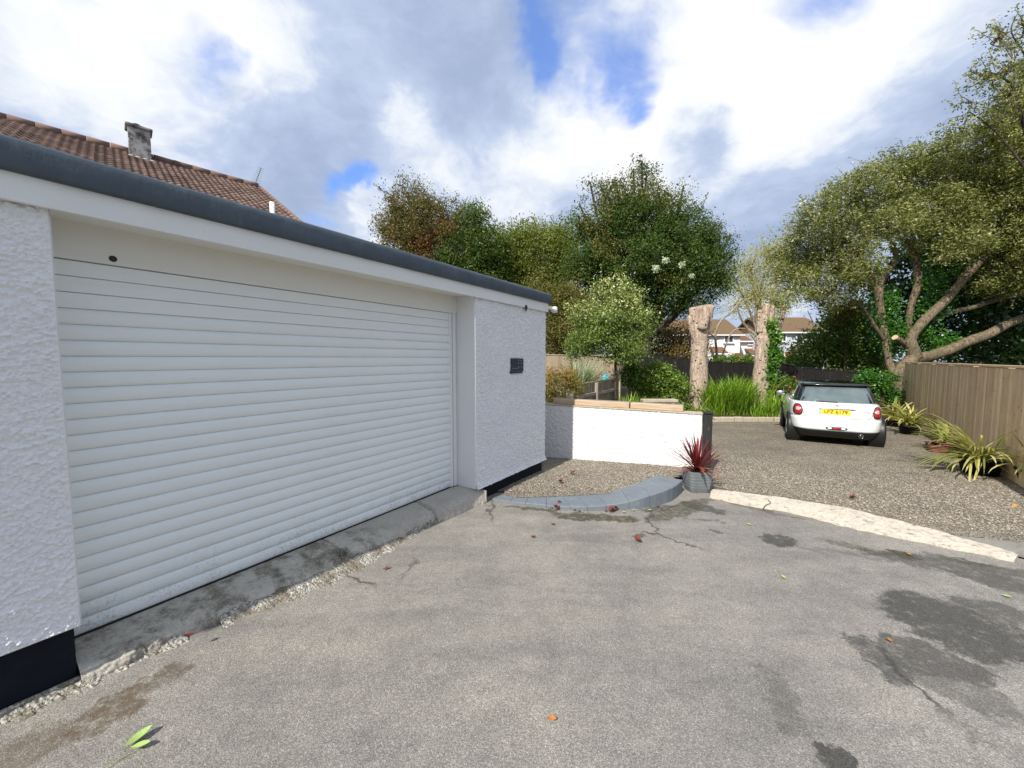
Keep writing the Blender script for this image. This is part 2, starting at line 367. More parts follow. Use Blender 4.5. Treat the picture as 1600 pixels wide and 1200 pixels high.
def leafmat(name, stops, trans=.35, rough=.5, spec=.35):
    m = bpy.data.materials.new(name); m.use_nodes = True
    t = NT(m.node_tree); b = m.node_tree.nodes['Principled BSDF']; out = m.node_tree.nodes['Material Output']
    at = t.node('ShaderNodeAttribute', attribute_name='tint')
    c = t.ramp(at.outputs['Fac'], stops)
    t.put(b.inputs['Base Color'], c); b.inputs['Roughness'].default_value = rough; b.inputs['Specular IOR Level'].default_value = spec
    tr = t.node('ShaderNodeBsdfTranslucent'); t.put(tr.inputs[0], t.mix(1.0, c, (1.15, 1.25, .6), 'MULTIPLY'))
    ms = t.node('ShaderNodeMixShader'); ms.inputs[0].default_value = trans
    t.l.new(b.outputs[0], ms.inputs[1]); t.l.new(tr.outputs[0], ms.inputs[2]); t.l.new(ms.outputs[0], out.inputs[0])
    return m
M['leaf_hawthorn'] = leafmat('hawthorn_leaves', [(0, (0.029, 0.061, 0.012)), (.4, (0.075, 0.132, 0.022)), (.66, (0.130, 0.196, 0.034)), (.78, (0.195, 0.162, 0.040)), (.9, (0.247, 0.169, 0.055)), (1, (0.390, 0.324, 0.100))])
M['leaf_red'] = leafmat('reddening_leaves', [(0, (0.079, 0.078, 0.024)), (.35, (0.176, 0.149, 0.042)), (.62, (0.264, 0.187, 0.060)), (.76, (0.299, 0.086, 0.042)), (1, (0.351, 0.040, 0.036))])
M['leaf_mid'] = leafmat('mid_green_leaves', [(0, (0.078, 0.108, 0.019)), (.45, (0.175, 0.213, 0.037)), (.8, (0.301, 0.317, 0.065)), (.93, (0.385, 0.292, 0.074)), (1, (0.554, 0.487, 0.135))])
M['leaf_olive'] = leafmat('olive_leaves', [(0, (0.081, 0.086, 0.020)), (.5, (0.177, 0.173, 0.040)), (.8, (0.273, 0.214, 0.059)), (1, (0.433, 0.329, 0.099))])
M['leaf_brown'] = leafmat('brown_hedge_leaves', [(0, (0.076, 0.065, 0.020)), (.5, (0.202, 0.145, 0.044)), (.8, (0.302, 0.194, 0.061)), (1, (0.420, 0.276, 0.099))])
M['leaf_young'] = leafmat('young_tree_leaves', [(0, (0.088, 0.141, 0.029)), (.45, (0.193, 0.266, 0.057)), (.75, (0.352, 0.423, 0.115)), (1, (0.807, 0.765, 0.414))], .35, .45)
M['leaf_willow'] = leafmat('willow_leaves', [(0, (0.066, 0.084, 0.020)), (.4, (0.159, 0.181, 0.044)), (.7, (0.298, 0.304, 0.091)), (.88, (0.485, 0.499, 0.194)), (1, (0.782, 0.722, 0.569))], .3, .45)
M['leaf_pale'] = leafmat('pale_willow_leaves', [(0, (0.250, 0.250, 0.080)), (.5, (0.425, 0.413, 0.140)), (1, (0.750, 0.700, 0.340))], .45)
M['leaf_ivy'] = leafmat('ivy_leaves', [(0, (0.023, 0.086, 0.011)), (.5, (0.070, 0.203, 0.020)), (.8, (0.172, 0.343, 0.036)), (1, (0.468, 0.655, 0.126))], .25, .35, .5)
M['leaf_dark'] = leafmat('dark_evergreen_leaves', [(0, (0.012, 0.033, 0.008)), (.6, (0.040, 0.094, 0.018)), (1, (0.100, 0.198, 0.041))], .25, .4)
M['leaf_shrub'] = leafmat('shrub_leaves', [(0, (0.054, 0.111, 0.018)), (.5, (0.135, 0.222, 0.030)), (.85, (0.287, 0.370, 0.059)), (1, (0.680, 0.665, 0.178))], .3, .4, .4)
M['leaf_orange'] = leafmat('bronze_shrub_leaves', [(0, (0.039, 0.059, 0.012)), (.4, (0.111, 0.129, 0.020)), (.7, (0.265, 0.222, 0.045)), (1, (0.398, 0.199, 0.050))])
M['leaf_silver'] = leafmat('silver_leaves', [(0, (.22, .27, .16)), (.5, (.40, .45, .30)), (1, (.66, .70, .56))], .3)
M['blade_green'] = leafmat('strap_leaves', [(0, (0.077, 0.172, 0.016)), (.5, (0.217, 0.372, 0.032)), (.85, (0.404, 0.543, 0.063)), (1, (0.807, 0.715, 0.198))], .4, .4)
M['blade_yellow'] = leafmat('striped_strap_leaves', [(0, (.10, .15, .03)), (.35, (.24, .27, .06)), (.6, (.48, .45, .14)), (.9, (.66, .60, .26)), (1, (.55, .42, .25))], .3, .4)
M['blade_red'] = leafmat('red_strap_leaves', [(0, (.10, .012, .018)), (.55, (.24, .03, .035)), (.85, (.38, .10, .07)), (1, (.62, .40, .22))], .3, .4)
M['leaf_fallen'] = plain('fallen_leaf', (.19, .055, .035), .7, .2, var=.5, sc=20)
M['leaf_fallen_green'] = plain('fallen_green_leaf', (.30, .42, .12), .5, .4, var=.3, sc=20)
M['flower'] = plain('red_flower', (.45, .02, .03), .6, .2)
def m_tile(t, b):
    at = t.node('ShaderNodeAttribute', attribute_name='tint')
    c = t.ramp(at.outputs['Fac'], [(0, (.115, .075, .060)), (.5, (.165, .108, .086)), (1, (.235, .16, .128))])
    c = t.mix(t.math('MULTIPLY', t.smooth(t.noise(t.pos, 1.5, 5, .7), .5, .75), .4), c, (.13, .09, .065))
    return t.mix(t.smooth(t.noise(t.pos, 12, 5, .7), .58, .72), c, (.36, .27, .20))
M['tile'] = mat('roof_tiles', m_tile, .85, .2)
M['tile_far'] = mat('mossy_roof_tiles', lambda t, b: t.mix(t.smooth(t.noise(t.pos, 1.4, 5, .7), .4, .62), t.mix(t.noise(t.pos, 6, 3), (.13, .07, .045), (.22, .13, .09)), (.15, .12, .06)), .9, .1)
M['tile_brown'] = mat('brown_roof_tiles', lambda t, b: t.mix(t.noise(t.pos, 4, 5, .7), (.10, .06, .04), (.26, .14, .09)), .9, .1)
def m_chim(t, b):
    c = t.mix(t.smooth(t.noise(t.pos, 4.5, 6, .75), .42, .62), (.40, .39, .37), (.09, .088, .082))
    return c
M['chimney'] = mat('stained_render', m_chim, .9, .1)
M['lead'] = plain('pale_mortar', (.55, .50, .44), .8, .2)
M['render_white'] = mat('white_render', lambda t, b: t.mix(t.smooth(t.noise(t.pos, 1.2, 5, .7), .45, .8), (.82, .82, .80), (.60, .59, .56)), .85, .15)
M['render_grey'] = mat('greyed_render', lambda t, b: t.mix(t.smooth(t.noise(t.pos, 2.2, 6, .8), .45, .62), (.58, .60, .64), (.36, .38, .41)), .85, .15)
M['brick'] = plain('red_brick', (.24, .09, .055), .85, .1, var=.3, sc=12)
M['glass'] = plain('dark_glass', (.02, .025, .028), .12, .6)
M['upvc'] = plain('white_window_frame', (.80, .81, .80), .4, .4)
M['metal'] = plain('grey_metal', (.25, .25, .26), .4, .5, .6)
M['black_plastic'] = plain('black_plastic', (.014, .014, .015), .45, .4)
M['pot_black'] = plain('black_pot', (.008, .008, .009), .6, .3)
M['pot_grey'] = plain('slate_grey_pot', (.15, .165, .17), .6, .35, var=.3, sc=12)
M['pot_maroon'] = plain('maroon_pot', (.13, .012, .03), .45, .5)
M['stone'] = mat('garden_stone', lambda t, b: (t.put(b.inputs['Normal'], t.bump(t.noise(t.pos, 20, 5, .7), .7, .015)), t.mix(t.noise(t.pos, 7, 6, .7), (.26, .22, .16), (.58, .50, .39)))[1], .9, .2)
M['teal'] = plain('turquoise_paint', (.12, .55, .62), .5, .4)
M['sign'] = plain('slate_sign', (.012, .025, .038), .35, .5)
M['sign_mark'] = plain('sign_lettering', (.22, .27, .30), .5, .4)
M['orange'] = plain('orange_fruit', (.75, .28, .02), .5, .4)
# car
M['car_white'] = plain('car_paint', (.72, .76, .74), .22, .5, var=.02, coat=1.0)
M['car_black'] = plain('car_black_paint', (.010, .011, .013), .15, .6, var=.1, coat=1.0)
M['car_glass'] = plain('car_glass', (.014, .022, .030), .07, .9, var=.1)
M['car_rear_glass'] = mat('car_rear_glass', lambda t, b: (b.inputs['Coat Weight'].__setattr__('default_value', 1.0), t.mix(t.noise(t.obj, 5, 4), (.05, .075, .08), (.16, .20, .19)))[1], .06, 1.0)
M['chrome'] = plain('chrome', (.75, .75, .76), .18, .5, 1.0, var=.03)
M['lamp_red'] = plain('red_lamp', (.40, .012, .02), .15, .6, coat=1.0)
M['lamp_clear'] = plain('pale_lamp', (.75, .42, .44), .15, .6, coat=1.0)
M['plate'] = plain('yellow_plate', (.85, .60, .02), .4, .4, var=.03)
M['plate_blue'] = plain('plate_band', (.35, .48, .62), .4, .4)
M['tyre'] = plain('tyre_rubber', (.014, .014, .015), .8, .2)
M['rim'] = plain('alloy_rim', (.45, .46, .47), .3, .5, .7)
M['text_dark'] = plain('dark_lettering', (.03, .03, .03), .5, .4)
M['seam'] = plain('panel_gap', (.10, .11, .11), .6, .2)
# ---------------------------------------------------------------- mesh helpers
def vnoise(x, y, seed=0):
    rs = np.random.RandomState(seed); T = rs.rand(256, 256)
    xi = np.floor(x).astype(int); yi = np.floor(y).astype(int); fx = x - xi; fy = y - yi
    fx = fx * fx * (3 - 2 * fx); fy = fy * fy * (3 - 2 * fy)
    a = T[xi % 256, yi % 256]; b = T[(xi + 1) % 256, yi % 256]; c = T[xi % 256, (yi + 1) % 256]; d = T[(xi + 1) % 256, (yi + 1) % 256]
    return (a * (1 - fx) + b * fx) * (1 - fy) + (c * (1 - fx) + d * fx) * fy
class MB:
    """collects geometry in WORLD coordinates; build() writes it into the parent's local space"""
    def __init__(s): s.v = []; s.f = []; s.t = []; s.n = 0
    def add(s, vs, fs, tint=0.5):
        vs = np.asarray(vs, float).reshape(-1, 3); s.v.append(vs)
        s.f += [tuple(int(i) + s.n for i in f) for f in fs]
        s.t.append(np.broadcast_to(np.asarray(tint, float), (len(vs),)).copy()); s.n += len(vs); return s
    def box(s, c, size, ax=None, tint=.5, bevel=0.0):
        c = np.array(c, float); h = np.array(size, float) / 2
        A = np.eye(3) if ax is None else np.array([list(a) for a in ax], float)
        if bevel <= 0:
            q = [(-1, -1, -1), (1, -1, -1), (1, 1, -1), (-1, 1, -1), (-1, -1, 1), (1, -1, 1), (1, 1, 1), (-1, 1, 1)]
            vs = [c + (np.array(p) * h) @ A for p in q]
            return s.add(vs, [(0, 3, 2, 1), (4, 5, 6, 7), (0, 1, 5, 4), (1, 2, 6, 5), (2, 3, 7, 6), (3, 0, 4, 7)], tint)
        b = min(bevel, *(h * .49))
        rings = []
        for z, i in ((-h[2], b), (-h[2] + b, 0), (h[2] - b, 0), (h[2], b)):
            x = h[0] - i; y = h[1] - i
            rings.append([(-x + b, -y, z), (x - b, -y, z), (x, -y + b, z), (x, y - b, z), (x - b, y, z), (-x + b, y, z), (-x, y - b, z), (-x, -y + b, z)])
        vs = [c + np.array(p) @ A for r_ in rings for p in r_]; fs = []
        for k in range(3):
            for i in range(8): j = (i + 1) % 8; fs.append((k * 8 + i, k * 8 + j, k * 8 + 8 + j, k * 8 + 8 + i))
        fs.append(tuple(range(7, -1, -1))); fs.append(tuple(range(24, 32)))
        return s.add(vs, fs, tint)
    def tube(s, pts, rad, seg=8, noise=0, seed=0, caps=True, tint=.5, smooth=True):
        pts = [Vector(p) for p in pts]; rad = list(rad) if hasattr(rad, '__len__') else [rad] * len(pts)
        if smooth and len(pts) > 2:
            np_, nr = [], []
            for i in range(len(pts) - 1):
                p0 = pts[max(i - 1, 0)]; p1 = pts[i]; p2 = pts[i + 1]; p3 = pts[min(i + 2, len(pts) - 1)]
                for k in range(4):
                    u = k / 4
                    np_.append(0.5 * ((2 * p1) + (p2 - p0) * u + (2 * p0 - 5 * p1 + 4 * p2 - p3) * u * u + (3 * p1 - p0 - 3 * p2 + p3) * u ** 3)); nr.append(rad[i] * (1 - u) + rad[i + 1] * u)
            np_.append(pts[-1]); nr.append(rad[-1]); pts, rad = np_, nr
        rs = np.random.RandomState(seed + 7); vs = []; fs = []
        up = Vector((0, 0, 1)) if abs((pts[1] - pts[0]).normalized().z) < .9 else Vector((1, 0, 0))
        T = (pts[1] - pts[0]).normalized(); N_ = T.cross(up).normalized()
        for i, p in enumerate(pts):
            T = ((pts[min(i + 1, len(pts) - 1)] - pts[max(i - 1, 0)])).normalized()
            N_ = (N_ - T * N_.dot(T)).normalized(); B_ = T.cross(N_)
            for k in range(seg):
                a = 2 * math.pi * k / seg; r = rad[i] * (1 + (rs.rand() - .5) * noise)
                vs.append(p + (N_ * math.cos(a) + B_ * math.sin(a)) * r)
        for i in range(len(pts) - 1):
            for k in range(seg): j = (k + 1) % seg; fs.append((i * seg + k, i * seg + j, (i + 1) * seg + j, (i + 1) * seg + k))
        if caps: fs.append(tuple(range(seg - 1, -1, -1))); fs.append(tuple(range((len(pts) - 1) * seg, len(pts) * seg)))
        return s.add([tuple(v) for v in vs], fs, tint)
    def lathe(s, c, prof, seg=24, axis='z', tint=.5, ax=None, caps=False):
        c = np.array(c, float); A = np.eye(3) if ax is None else np.array([list(a) for a in ax], float); vs = []; fs = []
        for r, h in prof:
            for k in range(seg):
                a = 2 * math.pi * k / seg; p = np.array((r * math.cos(a), r * math.sin(a), h)); vs.append(c + p @ A)
        n = len(prof)
        for i in range(n - 1):
            for k in range(seg): j = (k + 1) % seg; fs.append((i * seg + k, i * seg + j, (i + 1) * seg + j, (i + 1) * seg + k))
        if caps: fs.append(tuple(range(seg - 1, -1, -1))); fs.append(tuple(range((n - 1) * seg, n * seg)))
        return s.add(vs, fs, tint)
    def rings(s, rr, caps=True, tint=.5):
        seg = len(rr[0]); vs = [p for r_ in rr for p in r_]; fs = []
        for i in range(len(rr) - 1):
            for k in range(seg): j = (k + 1) % seg; fs.append((i * seg + k, i * seg + j, (i + 1) * seg + j, (i + 1) * seg + k))
        if caps: fs.append(tuple(range(seg - 1, -1, -1))); fs.append(tuple(range((len(rr) - 1) * seg, len(rr) * seg)))
        return s.add(vs, fs, tint)
    def prism(s, poly, z0, z1, tint=.5):        # poly of (x,y) or (x,y,z) offsets; z callable or number
        f0 = z0 if callable(z0) else (lambda x, y: z0); f1 = z1 if callable(z1) else (lambda x, y: z1)
        n = len(poly); vs = [(p[0], p[1], f0(p[0], p[1])) for p in poly] + [(p[0], p[1], f1(p[0], p[1])) for p in poly]
        fs = [tuple(range(n - 1, -1, -1)), tuple(range(n, 2 * n))] + [(i, (i + 1) % n, n + (i + 1) % n, n + i) for i in range(n)]
        return s.add(vs, fs, tint)
    def grid(s, Pts, tint=.5):                  # Pts array (n,m,3)
        n, m, _ = Pts.shape; idx = np.arange(n * m).reshape(n, m)
        q = np.stack([idx[:-1, :-1], idx[1:, :-1], idx[1:, 1:], idx[:-1, 1:]], -1).reshape(-1, 4)
        return s.add(Pts.reshape(-1, 3), q.tolist(), tint if np.ndim(tint) == 0 else np.asarray(tint).reshape(-1))
    def quads(s, c, a, b, tint):                # diamond leaves: centres, half axis vectors
        c = np.asarray(c); n = len(c)
        vs = np.stack([c - a, c + b - a * .15, c + a, c - b - a * .15], 1).reshape(-1, 3)
        idx = np.arange(4 * n).reshape(n, 4)
        return s.add(vs, idx.tolist(), np.repeat(tint, 4))
    def build(s, name, m, parent=None, smooth=False):
        v = np.concatenate(s.v) if s.v else np.zeros((0, 3))
        if parent is not None:
            Mi = np.array(WM[parent.name].inverted()); v = v @ Mi[:3, :3].T + Mi[:3, 3]
        me = bpy.data.meshes.new(name)
        nf = len(s.f); tot = np.array([len(f) for f in s.f], dtype=np.int32); st = np.concatenate([[0], np.cumsum(tot)[:-1]]).astype(np.int32) if nf else np.zeros(0, np.int32)
        flat = np.fromiter((i for f in s.f for i in f), dtype=np.int32, count=int(tot.sum()))
        me.vertices.add(len(v)); me.vertices.foreach_set('co', v.astype(np.float32).ravel())
        me.loops.add(len(flat)); me.loops.foreach_set('vertex_index', flat)
        me.polygons.add(nf); me.polygons.foreach_set('loop_start', st)
        try: me.polygons.foreach_set('loop_total', tot)
        except Exception: pass
        me.update(calc_edges=True); me.validate()
        me.polygons.foreach_set('use_smooth', np.full(len(me.polygons), bool(smooth)))
        if len(me.vertices) == len(v):
            at = me.attributes.new('tint', 'FLOAT', 'POINT'); at.data.foreach_set('value', np.concatenate(s.t).astype(np.float32))
        me.materials.append(m)
        o = bpy.data.objects.new(name, me); COL.objects.link(o)
        if parent is not None: o.parent = parent; WM[o.name] = WM[parent.name].copy()
        else: WM[o.name] = Matrix.Identity(4)
        return o
WM = {}
def thing(name, label, cat, loc=(0, 0, 0), rotz=0.0, group=None):
    o = bpy.data.objects.new(name, None); COL.objects.link(o); o.empty_display_size = .2
    o.location = loc; o.rotation_euler = (0, 0, rotz); o['label'] = label; o['category'] = cat
    if group: o['group'] = group
    WM[o.name] = Matrix.Translation(Vector(loc)) @ Matrix.Rotation(rotz, 4, 'Z')
    return o
def tag(o, label, cat, group=None):
    o['label'] = label; o['category'] = cat
    if group: o['group'] = group
    return o
def rebase(o, base):            # a one-mesh thing: put its origin at its base
    b = Vector(base); o.data.transform(Matrix.Translation(-b)); o.location = b; WM[o.name] = Matrix.Translation(b); return o
def struct(o, kind='structure'): o['kind'] = kind; return o
def copytree(o, loc, rz, label, parent=None):
    c = o.copy(); COL.objects.link(c)
    if parent is None:
        c.location = loc; c.rotation_euler = (0, 0, rz); c['label'] = label
        WM[c.name] = Matrix.Translation(Vector(loc)) @ Matrix.Rotation(rz, 4, 'Z')
    else: c.parent = parent
    for ch in list(o.children): copytree(ch, None, None, None, c)
    return c
def text_obj(txt, size, m, parent, Mw, name='lettering', depth=.002, sx=1.0, bold=0.0):
    cu = bpy.data.curves.new(name, 'FONT'); cu.body = txt; cu.size = size; cu.extrude = depth; cu.align_x = 'CENTER'; cu.align_y = 'CENTER'; cu.offset = bold
    tmp = bpy.data.objects.new('tmp_text', cu); COL.objects.link(tmp)
    dg = bpy.context.evaluated_depsgraph_get(); me = bpy.data.meshes.new_from_object(tmp.evaluated_get(dg))
    bpy.data.objects.remove(tmp); me.name = name; me.transform(Matrix.Diagonal((sx, 1, 1, 1))); me.transform(WM[parent.name].inverted() @ Mw)
    me.materials.clear(); me.materials.append(m); me.polygons.foreach_set('use_smooth', np.zeros(len(me.polygons), bool))
    o = bpy.data.objects.new(name, me); COL.objects.link(o); o.parent = parent; WM[o.name] = WM[parent.name].copy(); return o

def gclip(rs, sh): return np.clip(rs.normal(size=sh), -1.7, 1.7)
def rnd_unit(rs, n):
    v = rs.normal(size=(n, 3)); return v / np.linalg.norm(v, axis=1, keepdims=True)
def leaf_quads(mb, c, size, tint, rs, aspect=.45, droop=None, flat=0.0):
    n = len(c); a = rnd_unit(rs, n)
    if droop is not None: a = a * .6 + np.array(droop); a /= np.linalg.norm(a, axis=1, keepdims=True)
    w = rnd_unit(rs, n); w[:, 2] *= (1 - flat)
    b = np.cross(a, w); b /= (np.linalg.norm(b, axis=1, keepdims=True) + 1e-9)
    L = size * (.65 + .7 * rs.rand(n))
    mb.quads(c, a * (L / 2)[:, None], b * (L / 2 * aspect)[:, None], np.clip(tint, 0, 1))
# ================================================================ GROUND
def sheet(name, poly, lift, m, kind='structure'):
    mb = MB(); vs = [(p[0], p[1], gz(p[1]) + lift) for p in poly]
    mb.add(vs, [tuple(range(len(vs)))])
    o = mb.build(name, m); o['kind'] = kind; return o
mb = MB()
xs = [-300, -60, -20, 0, 20, 60, 300]; ys = [-80, -5, 6, 13, 30, 80, 400]
mb.grid(np.array([[(x, y, gz(max(y, -80)) - .05) for y in ys] for x in xs])); o = mb.build('ground', M['soil']); struct(o)
YAW = R(34.0); Dv = Vector((math.sin(YAW), math.cos(YAW), 0)); Nv = Vector((math.cos(YAW), -math.sin(YAW), 0))
def GU(u, d, up=0.0): p = Dv * u - Nv * d; return Vector((p.x, p.y, EYE + up))
asph = [(-14, -12), (16, -12), (16, 3.2), (4.75, 3.25), (2.95, 5.10), (2.6, 5.9), (-.2, 6.6), (-5, 6.6), (-14, -2)]
sheet('asphalt_drive', asph, 0.0, M['asphalt'])
def ragged(a, b, n, amp, seed):
    rs = np.random.RandomState(seed); a = Vector(a); b = Vector(b); d = b - a; nn = Vector((-d.y, d.x, 0)).normalized(); out = []
    for i in range(n + 1):
        out.append(a + d * (i / n) + nn * ((rs.rand() - .5) * amp if 0 < i < n else 0))
    return out
g = [G(1106, 770), G(1250, 800), G(1400, 826), G(1600, 850), G(1900, 900)]
s0 = [(p.x, p.y) for p in g]
sheet('gravel_drive', s0 + [(12, 3.0), (12.5, 14), (5, 14.2), (2.5, 14.0), (2.2, 8.0), (3.05, 6.2)], .012, M['gravel'])
struct(MB().prism([(-9, 8.35), (2.0, 8.0), (2.5, 12.4), (14, 12.4), (14, 15), (22, 30), (-9, 30)], -.6, lambda x, y: gz(13) + .22).build('garden_soil', M['soil']))

# gravel bed between the garage and the curved kerb
outer = [(770, 781), (800, 787), (827, 790), (865, 795), (905, 798), (930, 798.5), (970, 797), (1005, 794), (1042, 786), (1058, 777), (1066, 769)]
inner = [(796, 771), (810, 769.5), (835, 770.5), (860, 771), (885, 771.5), (910, 771), (955, 767), (992, 757), (1012, 748), (1020, 745), (1026, 743)]
Lk = .16
def kh(x): return float(np.interp(x, [790, 870, 930, 970, 1005, 1042, 1066], [.02, .04, .06, .085, .135, .175, .175]))
def spline(pts, n):
    pts = [Vector(p) for p in pts]; out = []
    m = len(pts) - 1
    for i in range(n + 1):
        u = i / n * m; k = min(int(u), m - 1); t_ = u - k
        p0 = pts[max(k - 1, 0)]; p1 = pts[k]; p2 = pts[k + 1]; p3 = pts[min(k + 2, m)]
        out.append(0.5 * ((2 * p1) + (p2 - p0) * t_ + (2 * p0 - 5 * p1 + 4 * p2 - p3) * t_ * t_ + (3 * p1 - p0 - 3 * p2 + p3) * t_ ** 3))
    return out
ko = spline([G(x, y) for x, y in outer], 44); ki = spline([G(x, y, kh(xo)) for (x, y), (xo, yo) in zip(inner, outer)], 44); khs = [q.x for q in spline([(kh(x), 0, 0) for x, y in outer], 44)]
gb = [(p.x, p.y) for p in ki] + [(3.0, 6.25), (.2, 8.2), (-.6, 7.9), (-.1, 5.9)]
bedlift = lambda x, y: float(np.interp(x, [-.3, .6, 1.6, 2.4], [.02, .045, .10, .145])) * float(np.interp(y, [5.5, 7.5], [1, .55]))
mbb = MB(); xx = np.linspace(-.7, 3.15, 40); yy = np.linspace(4.95, 8.3, 36)
cells = np.array([[(x, y, gz(y) + bedlift(x, y)) for y in yy] for x in xx]); keep = MB(); idx = np.arange(40 * 36).reshape(40, 36); fs_ = []
def inpoly1(x, y, poly):
    r_ = False
    for i in range(len(poly)):
        x0, y0 = poly[i][:2]; x1, y1 = poly[(i + 1) % len(poly)][:2]
        if (y0 > y) != (y1 > y) and x < (x1 - x0) * (y - y0) / (y1 - y0 + 1e-12) + x0: r_ = not r_
    return r_
gb2 = [(p.x * .5 + q.x * .5, p.y * .5 + q.y * .5) for p, q in zip(ko, ki)] + [(3.15, 6.1), (3.0, 6.4), (.2, 8.4), (-.7, 8.1), (-.2, 5.9)]
for i in range(39):
    for j in range(35):
        if inpoly1((xx[i] + xx[i + 1]) / 2, (yy[j] + yy[j + 1]) / 2, gb2): fs_.append((idx[i, j], idx[i + 1, j], idx[i + 1, j + 1], idx[i, j + 1]))
mbb.add(cells.reshape(-1, 3), fs_); struct(mbb.build('gravel_bed', M['gravel_bed'], None, True))
mb = MB(); nst = 11
rsk = np.random.RandomState(4)
for k in range(nst):
    i0 = k * 4; i1 = i0 + 4
    gap = .005; dz = (rsk.rand() - .5) * .004; hh = Lk + dz
    oo = [ko[i] for i in range(i0, i1 + 1)]; ii = [ki[i] for i in range(i0, i1 + 1)]
    oo[-1] = oo[-1] + (oo[-2] - oo[-1]).normalized() * gap; ii[-1] = ii[-1] + (ii[-2] - ii[-1]).normalized() * gap
    oo = [p + (p - q).normalized() * (rsk.rand() - .5) * .008 for p, q in zip(oo, ii)]
    top = []; n = len(oo); b = .008
    vs = []; 
    for lst, sgn in ((oo, 1), (ii, -1)):
        for p, q, hk in zip(lst, (ii if sgn == 1 else oo), khs[i0:i1 + 1]):
            ind = (q - p).normalized()
            z = gz(p.y); hh0 = hk + dz
            vs += [(p.x, p.y, z - .05), (p.x, p.y, z + hh0 - b), (p.x + ind.x * b, p.y + ind.y * b, z + hh0)]
    fs = []; I = lambda s_, i, l: s_ * 3 * n + i * 3 + l
    for i in range(n - 1):
        fs += [(I(0, i, 0), I(0, i + 1, 0), I(0, i + 1, 1), I(0, i, 1)), (I(0, i, 1), I(0, i + 1, 1), I(0, i + 1, 2), I(0, i, 2)), (I(0, i, 2), I(0, i + 1, 2), I(1, i + 1, 2), I(1, i, 2)),
               (I(1, i, 1), I(1, i, 2), I(1, i + 1, 2), I(1, i + 1, 1)), (I(1, i, 0), I(1, i, 1), I(1, i + 1, 1), I(1, i + 1, 0))]
    for e in (0, n - 1): fs.append((I(0, e, 0), I(0, e, 1), I(0, e, 2), I(1, e, 2), I(1, e, 1), I(1, e, 0)))
    mb.add(vs, fs)
tag(rebase(mb.build('curved_kerb', M['slate']), (ko[22].x, ko[22].y, gz(ko[22].y))), 'curved kerb of blue-grey slabs edging the small gravel bed', 'kerb')

# pale concrete strip across the mouth of the gravel drive
def strip(name, front, back, m, lift, seed, amp, n=90):
    rs = np.random.RandomState(seed)
    fr = spline(front, n); bk = spline(back, n); rows = 7; Pt = np.zeros((n + 1, rows + 2, 3))
    wob = vnoise(np.linspace(0, n * .35, n + 1), np.zeros(n + 1), seed) - .5; wob2 = vnoise(np.linspace(0, n * .3, n + 1), np.ones(n + 1) * 3, seed) - .5
    for i in range(n + 1):
        a = fr[i]; b_ = bk[i]; d = (b_ - a).normalized(); a = a + d * wob[i] * amp; b_ = b_ + d * wob2[i] * amp
        for j in range(rows + 2):
            k = min(max((j - 1) / (rows - 1), 0), 1); p = a.lerp(b_, k); z = gz(p.y) + lift + (rs.rand() - .5) * .006 - .012 * abs(k - .5)
            if j == 0 or j == rows + 1: z = gz(p.y) - .02
            Pt[i, j] = (p.x, p.y, z)
    mb = MB(); mb.grid(Pt); o = mb.build(name, m, smooth=False); return o
o = strip('concrete_strip', [G(1109, 778), G(1165, 790), G(1250, 805), G(1340, 828), G(1450, 850), G(1585, 878)], [G(1112, 766), G(1170, 772), G(1250, 783), G(1350, 802), G(1460, 830), G(1592, 868)], M['strip'], .022, 3, .05)
struct(o)
o = strip('concrete_path_edge', [G(1400, 822), G(1480, 836), G(1600, 868), G(1800, 915)], [G(1400, 812), G(1480, 822), G(1600, 836), G(1800, 868)], M['strip_grey'], .012, 5, .03, 50)
struct(o)
# crack in the strip: a dark filled groove
mb = MB(); mb.tube([G(1192, 795, .024), G(1197, 789, .026), (G(1204, 786, .026)), G(1200, 781, .026)], .004, 5); struct(mb.build('crack_path', M['soil']))

# stone edging at the far end of the gravel
mb = MB(); rs = np.random.RandomState(11); a = Vector((5.9, 12.35, 0)); b_ = Vector((9.0, 12.35, 0))
a = P(1108, 655, 12.3); b_ = P(1245, 658, 12.3); L = (b_ - a).length; x = 0
while x < L:
    w = .28 + rs.rand() * .25; p = a + (b_ - a) * ((x + w / 2) / L)
    mb.box((p.x, p.y + (rs.rand() - .5) * .04, gz(12.3) + .09), (w - .015, .16, .17 + rs.rand() * .03), bevel=.02); x += w
tag(rebase(mb.build('stone_edging', M['stone']), (a.x, a.y, gz(12.3))), 'low pale stone edging between the gravel and the planted bed', 'edging')

